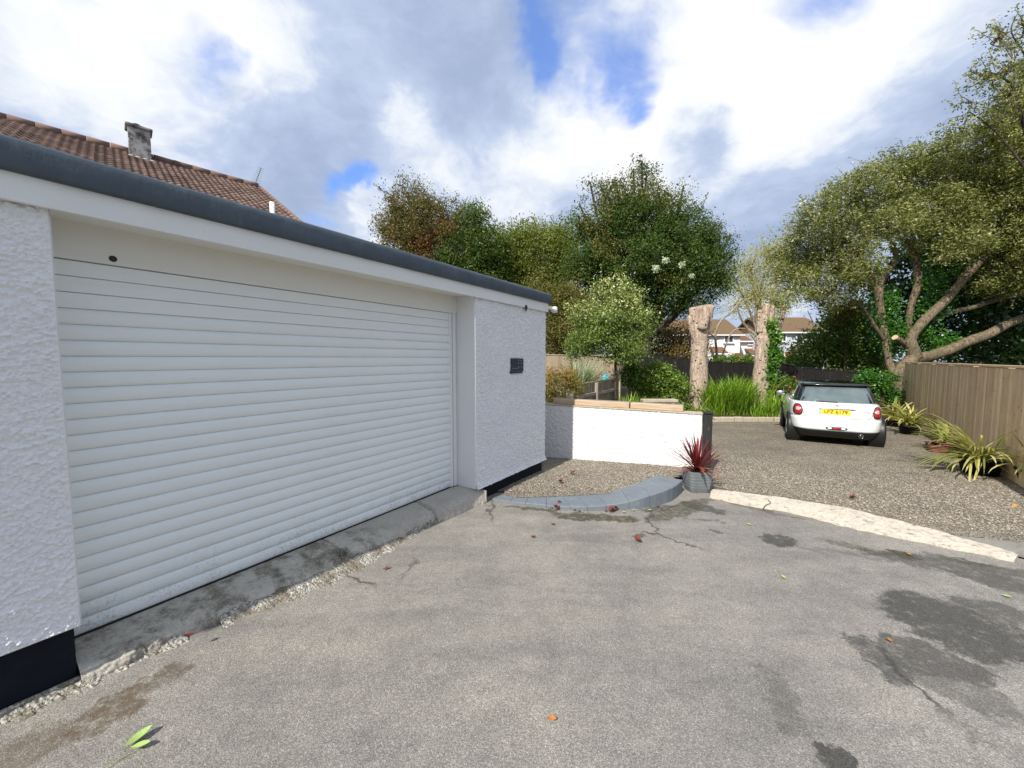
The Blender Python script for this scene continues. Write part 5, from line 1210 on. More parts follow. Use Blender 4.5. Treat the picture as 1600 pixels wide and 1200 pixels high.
# pollarded trunks
def stump(name, label, paths, Y, ivy=None, seed=0):
    b = P(*paths[0][0][:2], Y); t_ = thing(name, label, 'tree trunk', (b.x, b.y, GB + .1))
    mb = MB()
    for i, (path, cap) in enumerate([(p, 0) for p in paths]):
        pts = [P(x, y, Y + (q[3] if len(q) > 3 else 0)) for q in path for x, y in [q[:2]]]; rad = [q[2] / F * Y for q in path]
        # dense noisy tube
        mb.tube(pts, rad, 26, noise=.16, seed=seed + i)
    o = mb.build('trunk', M['stump'], t_, True)
    mb = MB(); rs = np.random.RandomState(seed)
    for path in paths[1:]:
        x, y, r_ = path[-1][:3]; p = P(x, y - .3, Y + (path[-1][3] if len(path[-1]) > 3 else 0)); q = P(*path[-2][:2], Y + (path[-2][3] if len(path[-2]) > 3 else 0)); d = (p - q).normalized(); mb.tube([p, p + d * .012], [r_ / F * Y * .93] * 2, 14, smooth=False)
    mb.build('sawn_ends', M['cutwood'], t_)
    mb = MB()
    for k in range(9):
        path = paths[0]; u = rs.rand() * .9; i = int(u * (len(path) - 1)); q = path[i]; q2 = path[i + 1]; f_ = rs.rand()
        x = q[0] + (q2[0] - q[0]) * f_; y = q[1] + (q2[1] - q[1]) * f_; r_ = (q[2] + (q2[2] - q[2]) * f_) / F * Y
        c = P(x, y, Y); a = rs.rand() * 6.28; d = Vector((math.cos(a), math.sin(a), .3)); MB().tube([c + d * r_ * .8, c + d * (r_ + .04)], [.05, .03], 7, smooth=False).build('branch_stub', M['stump'], t_, True)
    return t_
YS = 13.6
stump('pollarded_trunk', 'thick peeled pollarded trunk, the left one, in front of the black fence',
      [[(1090, 646, 16.5), (1091, 634, 14), (1091, 610, 13), (1092, 580, 12.5), (1092, 550, 11.5), (1093, 520, 12.5), (1096, 500, 13)], [(1090, 525, 8), (1086, 503, 8), (1085, 481, 7.5)], [(1093, 520, 9), (1096, 500, 8), (1096, 479, 8)],
       [(1097, 520, 9), (1104, 500, 7.5), (1109, 478, 6.5)], [(1092, 540, 6, -.1), (1082, 515, 4.5, -.1), (1078, 493, 3.5, -.1)], [(1096, 515, 7, -.25), (1102, 497, 6, -.25), (1103, 480, 5, -.25)]], YS, seed=10)
st2 = stump('pollarded_trunk', 'peeled pollarded trunk with ivy climbing its right side, nearest the car',
      [[(1186, 644, 18), (1187, 632, 15), (1188, 610, 12.5), (1190, 580, 11), (1191, 550, 10), (1193, 525, 10)], [(1191, 530, 8), (1194, 500, 6.5), (1198, 476, 5.5)], [(1187, 520, 5), (1187, 500, 3.2), (1187.5, 485, 2.8)],
       [(1195, 520, 6), (1203, 500, 5), (1206, 478, 4)], [(1200, 545, 6, .2), (1214, 515, 4.5, .25), (1222, 495, 3.5, .25), (1224, 476, 3.4, .25)]], YS + .5, seed=20)
# ivy on the second trunk
def leafmass(name, label, cat, blobs_, Y, m, n, nl, leaf, sig, seed, base=None, tintf=None, depth=.6, aspect=.8, blades=None, spray=0, group=None, limb=True, shell=.3, trunk_r=.03):
    b = Vector(base) if base is not None else Vector((P(blobs_[0][0], 600, Y).x, Y, GB + .15))
    return tree(name, label, b, blobs_, Y, m, M['bark'], n, nl, leaf, sig, trunk_r, seed, tintf, spray=spray, spraylen=.35, cat=cat, depth=depth, aspect=aspect, twigs=.15, group=group, limb=limb, part='foliage', shell=shell)
leafmass('climbing_ivy', 'bright green ivy clinging to the right pollarded trunk', 'ivy', [(1212, 522, 6, 10), (1210, 540, 8, 14), (1212, 558, 8, 12), (1206, 575, 7, 12), (1203, 595, 6, 14), (1204, 612, 6, 12), (1208, 505, 6, 8)], YS + .25, M['leaf_ivy'], 110, 26, .085, .10, 31, base=(P(1205, 620, YS).x, YS + .3, GB + .1), spray=10)

# willow on the right: trunk and limbs traced at their own distance
YW = 14.6
wt = thing('willow_tree', 'huge leaning willow with thick forked limbs behind the natural wood fence', 'tree', (P(1405, 600, YW).x, YW, GB - .1))
def limbs(mb, paths, Y, seed):
    for i, path in enumerate(paths):
        mb.tube([P(q[0], q[1], Y + (q[3] if len(q) > 3 else 0)) for q in path], [q[2] * .76 / F * Y for q in path], 14, noise=.13, seed=seed + i)
mb = MB()
limbs(mb, [[(1407, 612, 12), (1400, 590, 11), (1412, 572, 11), (1430, 556, 12)],
           [(1400, 590, 8), (1393, 576, 7, .1), (1388, 560, 6, .2), (1384, 535, 7, .3), (1378, 500, 7, .3), (1374, 470, 7, .3), (1373, 447, 7, .3)],
           [(1430, 560, 12), (1425, 545, 11), (1423, 528, 9), (1436, 510, 9), (1455, 490, 8.5), (1475, 472, 8), (1492, 452, 8), (1510, 430, 7.5), (1528, 412, 6.5), (1545, 395, 5.5), (1580, 350, 4), (1600, 310, 3)],
           [(1426, 545, 8), (1412, 536, 6), (1400, 528, 4.5, -.15)],
           [(1430, 560, 11), (1455, 556, 11), (1486, 545, 10), (1514, 533, 10), (1545, 522, 9), (1575, 506, 8), (1620, 490, 7), (1700, 470, 5)],
           [(1455, 502, 5, .4), (1478, 490, 5, .4), (1518, 481, 4.5, .4), (1552, 470, 4.5, .4), (1610, 452, 4, .4), (1680, 430, 3, .4)],
           [(1418, 520, 6, .5), (1421, 492, 5.5, .5), (1426, 468, 6, .5), (1434, 448, 7, .5), (1434, 425, 6.5, .5), (1430, 400, 5.5, .5), (1420, 380, 5, .5), (1414, 374, 4, .5)],
           [(1373, 447, 6, .3), (1362, 430, 5, .3), (1350, 415, 4.5, .3), (1345, 398, 4, .3), (1353, 380, 3.5, .3), (1362, 362, 3, .3), (1362, 330, 2, .3)],
           [(1373, 447, 6, .3), (1385, 430, 4.5, .3), (1397, 412, 4.5, .3), (1400, 392, 3.5, .3), (1392, 378, 2.2, .3), (1378, 366, 1.5, .3), (1360, 362, 1, .3)],
           [(1398, 398, 2.5, .3), (1390, 372, 2, .3), (1388, 350, 1.4, .3), (1392, 320, 1, .3)], [(1399, 392, 2, .3), (1410, 384, 1.6, .3), (1420, 375, 1.2, .3)],
           [(1384, 535, 4, .3), (1370, 515, 3.6, .2), (1358, 495, 3.2, .2), (1345, 479, 3, .2), (1325, 470, 2, .2), (1300, 462, 1.4, .2)],
           [(1510, 430, 4), (1520, 380, 3.5), (1515, 330, 3), (1525, 270, 2), (1540, 200, 1.3)], [(1580, 350, 3), (1570, 280, 2.5), (1575, 200, 1.8), (1585, 120, 1.1), (1575, 60, .7)],
           [(1362, 335, 2, .3), (1340, 320, 1.5, .3), (1310, 300, 1, .3)], [(1545, 395, 3.5), (1490, 350, 2.5), (1450, 300, 1.8), (1425, 260, 1)]], YW, 40)
tr = mb.build('trunk', M['bark_willow'], wt, True)
p = P(1398.5, 527.5, YW - .17); q = P(1404, 530, YW - .15); d = (p - q).normalized(); MB().tube([p, p + d * .03], [.095, .09], 16, smooth=False).build('sawn_end', M['cutwood'], wt)
GW = [(1225, 385, 14, 18), (1245, 360, 16, 20), (1235, 420, 28, 26), (1270, 340, 24, 24), (1290, 320, 20, 20), (1262, 390, 36, 32), (1320, 300, 26, 22), (1310, 350, 44, 36), (1355, 290, 32, 28), (1380, 330, 46, 38), (1390, 262, 26, 24), (1420, 290, 44, 34),
      (1300, 405, 44, 30), (1260, 440, 34, 26), (1340, 395, 30, 26), (1435, 245, 26, 22), (1470, 270, 44, 36), (1460, 330, 50, 36), (1480, 225, 20, 20), (1520, 240, 40, 34), (1540, 300, 60, 44), (1560, 200, 34, 30), (1595, 250, 56, 44),
      (1600, 330, 60, 50), (1505, 380, 34, 24), (1570, 400, 50, 30), (1600, 170, 30, 30), (1640, 200, 60, 60), (1680, 300, 80, 70), (1230, 465, 20, 16), (1300, 455, 30, 18), (1330, 440, 26, 20), (1640, 400, 60, 40), (1285, 475, 20, 12), (1620, 120, 40, 40), (1400, 350, 36, 22), (1450, 380, 30, 18), (1350, 425, 26, 14), (1500, 345, 40, 24), (1590, 440, 50, 20), (1560, 370, 50, 24)]
rs0 = np.random.RandomState(77)
GW2 = [b + (float(rs0.uniform(-1.1, .9)),) for b in GW]
def bigcrown(par, blobs_, Y, n, nl, leaf, sig, seed, m, aspect, name, spray, spraylen, droop, tsc=1.0, tadd=0.0, depth=.8, shell=.35):
    rs = np.random.RandomState(seed); C_, own = clumps(blobs_, Y, rs, n, depth, shell); ct = rs.rand(len(C_))
    off = gclip(rs, (len(C_), nl, 3)) * sig * (.6 + .8 * rs.rand(len(C_), 1, 1)); off[..., 2] *= .65
    pts = [(C_[:, None] + off).reshape(-1, 3)]; tn = [np.repeat(ct, nl) * .50 + rs.rand(len(C_) * nl) * .42]; mb = MB()
    bc = [P(b[0], b[1], Y + (b[4] if len(b) > 4 else 0)) for b in blobs_]
    for i in range(len(C_)):
        if rs.rand() < .35: c = bc[own[i]]; e = Vector(C_[i]); mb.tube([c, c.lerp(e, .5) + Vector(rs.normal(size=3)) * .1, e], [.022, .014, .005], 4, caps=False)
    for k in range(spray):
        i = rs.randint(len(C_)); p = C_[i]; d = (p - np.array(bc[own[i]])); d = d / (np.linalg.norm(d) + 1e-6) + np.array([-.5, 0, .55]) + rs.normal(size=3) * .3; d /= np.linalg.norm(d)
        L = spraylen * (.4 + .9 * rs.rand()); q = p + d * L; mb.tube([p - d * .25, p + d * L * .5 + rs.normal(size=3) * .05, q], [.010, .007, .003], 4, caps=False)
        nl_ = int(24 * L) + 5; tt = rs.rand(nl_); pts.append(p * (1 - tt)[:, None] + q * tt[:, None] + rs.normal(size=(nl_, 3)) * .045); tn.append(.35 + .6 * rs.rand(nl_))
    lm = MB(); leaf_quads(lm, np.concatenate(pts), leaf, np.concatenate(tn) * tsc + tadd, rs, aspect, droop=droop); lm.build(name, m, par); mb.build('twigs', M['bark_willow'], par, True)
bigcrown(wt, GW2, YW, 2600, 82, .100, .22, 50, M['leaf_willow'], .34, 'crown', 420, .75, (-.55, 0, .1), 1.05, .03)
# sparse bare-ish top at the right edge
SP = [(1540, 120, 26, 26, -2.2), (1560, 60, 22, 26, -2.4), (1520, 160, 24, 24, -2.0), (1585, 95, 30, 34, -2.4), (1500, 200, 20, 20, -1.8), (1600, 40, 26, 30, -2.4), (1575, 150, 34, 26, -2.2)]
sp = thing('grey_sallow_tree', 'sparse twiggy sallow with purplish leaves against the sky at the right edge', 'tree', (P(1640, 700, YW - 2.4).x, YW - 2.4, GB))
mb = MB(); limbs(mb, [[(1660, 640, 5, -2.4), (1650, 450, 4, -2.4), (1630, 300, 3, -2.3), (1600, 200, 2.2, -2.2), (1585, 140, 1.6, -2.2), (1560, 118, 1, -2.2), (1535, 110, .7, -2.2)], [(1630, 300, 2, -2.3), (1560, 210, 1.3, -2), (1515, 175, .8, -2)], [(1600, 200, 1.8, -2.3), (1605, 100, 1.2, -2.4), (1580, 50, .8, -2.4), (1592, 18, .4, -2.4)]], YW, 90); mb.build('trunk', M['bark'], sp, True)
bigcrown(sp, SP, YW, 130, 13, .085, .17, 51, M['leaf_willow'], .45, 'crown', 90, .5, (-.55, 0, .1), .9, .05, .5, .1)
# dark evergreen mass behind the limbs
leafmass('dark_holly_bush', 'dense dark evergreen bush filling in behind the willow limbs', 'bush', [(1440, 440, 60, 60), (1500, 470, 60, 50), (1560, 440, 70, 60), (1620, 480, 70, 60), (1400, 500, 50, 40), (1480, 530, 60, 36), (1560, 540, 70, 36), (1640, 560, 80, 40), (1360, 470, 40, 50), (1690, 480, 70, 90), (1430, 380, 40, 40), (1520, 400, 60, 40)], 18.0, M['leaf_dark'], 760, 46, .17, .40, 61, base=(P(1500, 600, 18).x, 18.0, GB), aspect=.7, depth=.7)
leafmass('ivy_thicket', 'glossy green ivy hanging over the left willow stem', 'ivy', [(1385, 470, 14, 20), (1380, 500, 16, 22), (1392, 530, 20, 20), (1372, 460, 8, 20), (1405, 515, 12, 14), (1400, 550, 12, 10), (1455, 430, 16, 30), (1460, 480, 20, 22), (1440, 520, 14, 16), (1470, 540, 22, 14), (1480, 400, 24, 30)], 15.0, M['leaf_ivy'], 240, 38, .09, .18, 62, base=(P(1395, 600, 15.).x, 15., GB), tintf=lambda p, t, rs: t * .72, limb=False)
leafmass('holly_shrub', 'mid green shrub mass above the black fence left of the willow stem', 'bush', [(1300, 520, 30, 26), (1335, 500, 30, 30), (1270, 540, 26, 22), (1340, 550, 36, 24), (1300, 555, 34, 20), (1365, 570, 26, 16), (1250, 555, 18, 14), (1310, 490, 22, 20), (1370, 535, 20, 26)], 17.0, M['leaf_shrub'], 380, 46, .10, .25, 63, base=(P(1320, 600, 17).x, 17, GB), tintf=lambda p, t, rs: t * .78)
leafmass('golden_shrub', 'yellowish brown shrub above the shrub mass right of the grey house', 'bush', [(1325, 487, 14, 10), (1310, 495, 12, 10), (1335, 475, 12, 10)], 16.2, M['leaf_orange'], 46, 34, .08, .15, 64, base=(P(1320, 600, 16.2).x, 16.2, GB))
# bare saplings in front of the grey house
def bare(label, Y, paths, seed):
    b = P(paths[0][0][0], 600, Y); t_ = thing('bare_sapling', label, 'sapling', (b.x, b.y, GB)); mb = MB(); limbs(mb, paths, Y, seed); mb.build('branches', M['bark_pale'], t_, True); return t_
bare('thin bare branches in front of the grey house window', 19, [[(1283, 600, 2.0), (1280, 550, 1.8), (1272, 510, 1.4), (1262, 485, 1)], [(1281, 560, 1.6), (1287, 520, 1.2), (1284, 490, 1.2)], [(1280, 545, 1.2), (1298, 520, .9), (1312, 500, .6)], [(1276, 530, .8), (1255, 515, .6), (1240, 512, .4)]], 70)
bare('slanting bare branches between the left trunk and white house', 22, [[(1122, 600, 2.6), (1120, 555, 2.4), (1118, 520, 2.2), (1128, 500, 2), (1145, 485, 1.6), (1158, 468, 1.2)], [(1127, 560, 1.6), (1140, 525, 1.5), (1152, 514, 1.5), (1165, 514, 1)], [(1122, 530, 1.8), (1108, 520, 1.4), (1098, 508, 1)], [(1200, 560, 1.8), (1178, 530, 1.4), (1163, 505, 1), (1150, 480, .7)], [(1178, 530, 1), (1182, 500, .8), (1176, 470, .5)]], 71)
# garden shrubs behind the wall
leafmass('bronze_shrub', 'green shrub with bronze tipped leaves just beyond the garage corner', 'shrub', [(868, 600, 22, 18), (885, 590, 18, 14), (860, 620, 20, 16), (895, 605, 16, 12), (862, 584, 12, 10), (905, 610, 10, 9), (872, 625, 26, 12)], 9.8, M['leaf_orange'], 190, 36, .05, .10, 80, base=(P(870, 640, 9.8).x, 9.8, gz(9.8)), tintf=lambda p, t, rs: np.clip(t * .55 + .55 * (p[:, 2] - (gz(9.8) + .7)) + .2 * rs.rand(len(p)), 0, 1), aspect=.45)
leafmass('laurel_shrub', 'glossy mid green shrub between the young tree and left trunk', 'shrub', [(1010, 590, 22, 16), (1030, 585, 24, 16), (1050, 600, 26, 16), (1015, 610, 22, 14), (1045, 615, 24, 12), (1066, 603, 10, 10), (1000, 600, 14, 12), (1020, 574, 12, 8)], 13.2, M['leaf_shrub'], 300, 34, .085, .14, 81, base=(P(1030, 630, 13.2).x, 13.2, GB + .2), aspect=.55)
leafmass('climbing_shrub', 'dark leafy shrub in the corner under the young tree', 'shrub', [(985, 575, 12, 14), (992, 590, 10, 14), (978, 590, 8, 12)], 13.4, M['leaf_shrub'], 50, 30, .08, .12, 82, base=(P(985, 630, 13.4).x, 13.4, GB + .2), tintf=lambda p, t, rs: t * .45)
leafmass('low_groundcover_shrub', 'low bright green plants around the foot of the left trunk', 'shrub', [(1065, 636, 10, 4), (1078, 641, 10, 4), (1100, 643, 8, 4), (1055, 630, 9, 5)], 12.6, M['leaf_shrub'], 70, 26, .06, .07, 83, base=(P(1075, 645, 12.6).x, 12.6, GB + .2), limb=False, tintf=lambda p, t, rs: .3 + t * .6)
leafmass('rose_bush', 'tangled rose bush left of the car, with a few red blooms', 'bush', [(1228, 600, 10, 14), (1218, 615, 9, 14), (1236, 615, 9, 12), (1226, 628, 10, 10), (1240, 600, 8, 8), (1215, 632, 8, 8)], 13.0, M['leaf_shrub'], 90, 28, .06, .10, 84, base=(P(1226, 640, 13).x, 13, GB + .2), tintf=lambda p, t, rs: t * .7)
leafmass('fence_ivy', 'ivy covering the end of the black fence right of the car', 'ivy', [(1352, 590, 14, 10), (1365, 600, 16, 14), (1378, 588, 12, 6), (1362, 615, 14, 12), (1384, 610, 10, 12), (1345, 605, 8, 12), (1400, 625, 12, 14), (1395, 590, 8, 5)], 13.0, M['leaf_ivy'], 150, 32, .065, .10, 85, base=(P(1370, 650, 13).x, 13, GB), tintf=lambda p, t, rs: t * .75)
leafmass('overgrown_verge', 'weedy green growth along the top of the black fence by the houses', 'hedge', [(1120, 562, 14, 5), (1145, 562, 14, 5), (1172, 562, 14, 5), (1240, 566, 16, 6), (1265, 570, 16, 6)], 18.6, M['leaf_shrub'], 110, 30, .09, .13, 86, base=(P(1150, 600, 18.6).x, 18.6, GB), limb=False)
for i, (x, y, Y, lab) in enumerate([(1233, 607, 12.7, 'lower red rose bloom beside the wing mirror'), (1241, 590, 12.8, 'upper red rose bloom left of the car roof'), (1212, 606, 12.7, 'leftmost red rose bloom beside the ivy clad trunk')]):
    p = P(x, y, Y); mb = MB(); rs = np.random.RandomState(i)
    for k in range(9): a = k * 2.4; d = Vector((math.cos(a) * .6, math.sin(a) * .6, .5 + .1 * k)); mb.lathe(p + d * .02, [(.0, -.02), (.035 - .002 * k, 0), (.03, .02), (.0, .012)], 7)
    tag(rebase(mb.build('rose_bloom', M['flower'], None, True), p), lab, 'flower', 'red rose blooms')

# strap leaved plants
def blade(mb, base, az, elev, L, w, curl, rs, tint, seg=7):
    p = Vector(base); el = elev; pts = []; hd_ = Vector((math.cos(az), math.sin(az), 0)); side = Vector((-math.sin(az), math.cos(az), 0)); st = L / seg
    vs = []
    for i in range(seg + 1):
        u = i / seg; ww = w * (math.sin(math.pi * min(1, u * .9 + .12)) ** .6) * (1 if u < .98 else .1); up = Vector((0, 0, 1))
        nrm = (hd_ * -math.sin(el) + up * math.cos(el))
        vs += [tuple(p - side * ww / 2 + nrm * ww * .12), tuple(p), tuple(p + side * ww / 2 + nrm * ww * .12)]
        p = p + (hd_ * math.cos(el) + up * math.sin(el)) * st; el -= curl / seg * (.4 + 1.2 * u)
    tn = []
    for i in range(seg + 1): tn += [min(1, tint + .12), tint * .8, min(1, tint + .12)]
    mb.add(vs, [f for i in range(seg) for f in ((i * 3, i * 3 + 1, i * 3 + 4, i * 3 + 3), (i * 3 + 1, i * 3 + 2, i * 3 + 5, i * 3 + 4))], np.array(tn))
def tuft(mb, c, n, L, w, rs, spread=.12, e0=1.2, e1=.5, curl=1.4, bias=None, tl=.2, th=.9):
    for k in range(n):
        az = rs.rand() * 2 * math.pi if bias is None or rs.rand() < .35 else bias + rs.normal() * .7
        r_ = rs.rand() * spread; a2 = rs.rand() * 6.28
        blade(mb, (c[0] + r_ * math.cos(a2), c[1] + r_ * math.sin(a2), c[2]), az, e1 + (e0 - e1) * rs.rand(), L * (.55 + .55 * rs.rand()), w * (.7 + .6 * rs.rand()), curl * (.5 + .9 * rs.rand()), rs, tl + (th - tl) * rs.rand())
def strap_clump(label, blobs_, Y, n, L, seed, w=.03):
    rs = np.random.RandomState(seed); b = P(blobs_[0][0], blobs_[0][1], Y); t_ = thing('crocosmia_clump', label, 'plant', (b.x, b.y, GB + .2)); mb = MB()
    for k in range(n):
        q = blobs_[rs.randint(len(blobs_))]; c = P(q[0] + rs.normal() * q[2], 632, Y + rs.uniform(-.5, .5)); blade(mb, (c.x, c.y, GB + .15), rs.rand() * 6.28, 1.0 + .5 * rs.rand(), L * (.55 + .6 * rs.rand()) * q[3], w * (.6 + .7 * rs.rand()), 1.1 * rs.rand() ** .7 + .2, rs, rs.rand() * .9, 6)
    mb.build('foliage', M['blade_green'], t_); return t_
strap_clump('broad bright green strap leaved clump between the two trunks', [(1125, 620, 14, 1.0), (1150, 620, 16, 1.15), (1140, 620, 12, 1.1)], 13.1, 1300, 1.25, 90)
strap_clump('lower yellowing strap leaved clump between the right trunk and car', [(1205, 620, 9, .62), (1190, 625, 9, .5), (1218, 622, 7, .75)], 12.75, 560, 1.2, 91)
strap_clump('small bright strap leaved clump left of the stone bench', [(985, 620, 8, .8), (993, 620, 7, .72)], 12.0, 300, 1.15, 92)
# silvery grass-like shrub by the pale fence
rs = np.random.RandomState(93); b = P(905, 600, 11.6); t_ = thing('silver_shrub', 'silvery narrow leaved shrub in front of the pale fence', 'shrub', (b.x, b.y, gz(11.6))); mb = MB()
for k in range(420):
    c = P(900 + rs.normal() * 8, 600, 11.6 + rs.uniform(-.3, .3)); L = 1.15 * (.5 + .6 * rs.rand()); blade(mb, (c.x, c.y, c.z - .2), rs.rand() * 6.28 if rs.rand() < .5 else rs.normal() * .6, .5 + .9 * rs.rand(), L, .028, .9 * rs.rand(), rs, rs.rand(), 5)
mb.build('foliage', M['leaf_silver'], t_)

def pot(par, c, r0, r1, h, m, square=False, ribs=0):
    mb = MB()
    if not square:
        mb.lathe(c, [(0, .005), (r0, .005), (r0 + (r1 - r0) * .85, h * .88), (r1 * 1.05, h * .88), (r1 * 1.06, h), (r1 * .96, h), (r1 * .93, h * .9), (0, h * .9)], 28)
        return mb.build('pot', m, par, True)
    prof = []; n = 36 if ribs else 2
    rr = []
    for i in range(n + 1):
        u = i / n; r_ = r0 + (r1 - r0) * (math.sin(u * math.pi / 2) ** .8)
        if ribs: r_ -= .006 * (1 if (u * ribs) % 1 < .16 and .05 < u < .97 else 0)
        a = YAW * 0; q = []
        for k in range(24):
            an = 2 * math.pi * k / 24; e = 6.0; cx = math.copysign(abs(math.cos(an)) ** (2 / e), math.cos(an)) * r_; sy = math.copysign(abs(math.sin(an)) ** (2 / e), math.sin(an)) * r_
            wv = (.004 * math.sin(an * 3 + u * 9)) if ribs else 0
            q.append((c[0] + cx, c[1] + sy, c[2] + u * h + wv * (0 < u < 1)))
        rr.append(q)
    inner = [tuple(np.array(c) + (np.array(p) - np.array(c)) * np.array([.88, .88, 1])) for p in rr[-1]]; inner2 = [(p[0], p[1], p[2] - .04) for p in inner]
    rr += [inner, inner2]; mb.rings(rr); return mb.build('pot', m, par)
# cordyline in the square grey pot
c = G(1088, 766); cz = gz(c.y); cd = thing('potted_cordyline', 'red spiky cordyline in a square ribbed grey pot beside the black post', 'potted plant', (c.x, c.y, cz), R(-12))
pot(cd, (c.x, c.y, cz), .125, .165, .30, M['pot_grey'], True, 7)
MB().lathe((c.x, c.y, cz + .262), [(0, .0), (.15, .0)], 20).build('compost', M['soil'], cd)
rs = np.random.RandomState(95); mb = MB()
for k in range(95):
    low = k < 22; blade(mb, (c.x + rs.normal() * .015, c.y + rs.normal() * .015, cz + .28 + rs.rand() * .08), rs.rand() * 6.28, (rs.uniform(-.1, .35) if low else rs.uniform(.35, 1.5)), (.40 if low else .47) * (.75 + .4 * rs.rand()), .024, (.9 if low else .15) * rs.rand(), rs, (.75 + .25 * rs.rand()) if low else rs.rand() * .7, 6)
mb.build('foliage', M['blade_red'], cd)
# phormiums along the fence
def phormium(label, px, py, r_, h, L, n, seed, bias, m=None, potm=None, e1=.35, name='potted_phormium', w=.045, curl=1.6, th=.95, e0=1.45):
    c = G(px, py); z = gz(c.y) + .012; t_ = thing(name, label, 'potted plant', (c.x, c.y, z), 0, 'potted plants along the wooden fence'); rs = np.random.RandomState(seed)
    pot(t_, (c.x, c.y, z), r_ * .8, r_, h, potm or M['pot_black']); MB().lathe((c.x, c.y, z + h * .91), [(0, 0), (r_ * .92, 0)], 20).build('compost', M['soil'], t_)
    mb = MB(); tuft(mb, (c.x, c.y, z + h * .9), n, L, w, rs, r_ * .55, e0, e1, curl, bias, .25, th)
    for k in range(6): blade(mb, (c.x, c.y, z + h), rs.rand() * 6.28, .35, L * .6, w * .5, 2.2, rs, .97, 7)
    mb.build('foliage', m or M['blade_yellow'], t_); return t_
phormium('wind swept yellow striped phormium in a wide black pot, middle of the fence', 1530, 742, .25, .27, 1.0, 100, 101, R(165), e1=.0, curl=1.5, w=.030, e0=1.2)
phormium('striped phormium at the right edge, nearest along the wooden fence', 1622, 762, .22, .25, .70, 60, 102, R(170), e1=.3, curl=1.8, w=.032)
phormium('striped phormium in a black pot behind and right of the car bumper', 1420, 680, .21, .26, .78, 75, 103, None, e1=.5)
phormium('farthest striped phormium, half hidden beside the car rear', 1400, 668, .24, .24, .95, 46, 104, R(160), e1=.5, w=.06)
phormium('dark green strap plant in a maroon pot behind the wind swept one', 1478, 708, .20, .22, .62, 34, 105, R(120), potm=M['pot_maroon'], th=.5, e1=.5)
c = G(1462, 706); z = gz(c.y) + .012; t_ = thing('maroon_trough', 'low maroon planter trough lying beside the potted plants', 'planter', (c.x, c.y, z), R(62))
MB().box((c.x, c.y, z + .07), (.55, .24, .14), (tuple(fdir), tuple(Vector((-fdir.y, fdir.x, 0))), (0, 0, 1)), bevel=.02).build('trough_body', M['pot_maroon'], t_)
MB().box((c.x, c.y, z + .146), (.57, .26, .02), (tuple(fdir), tuple(Vector((-fdir.y, fdir.x, 0))), (0, 0, 1)), bevel=.008).build('rim', M['pot_maroon'], t_)
# white blossom heads in the tall hawthorn's near side
for i, (x, y, r_, lab) in enumerate([(1040, 407, 5.5, 'uppermost pale blossom head'), (1025, 420, 6, 'largest left pale blossom head'), (1065, 414, 4.5, 'right pale blossom head'), (1081, 431, 3.5, 'smallest lowest pale blossom head')]):
    p = P(x, y, 15.0); rs = np.random.RandomState(200 + i); mb = MB(); n = 220; leaf_quads(mb, np.array(p) + rs.normal(size=(n, 3)) * r_ / F * 15 * .40, .075, .75 + .25 * rs.rand(n), rs, .7)
    tag(rebase(mb.build('blossom_head', M['leaf_silver']), p), lab + ' against the tall dark hawthorn', 'blossom', 'pale blossom heads')

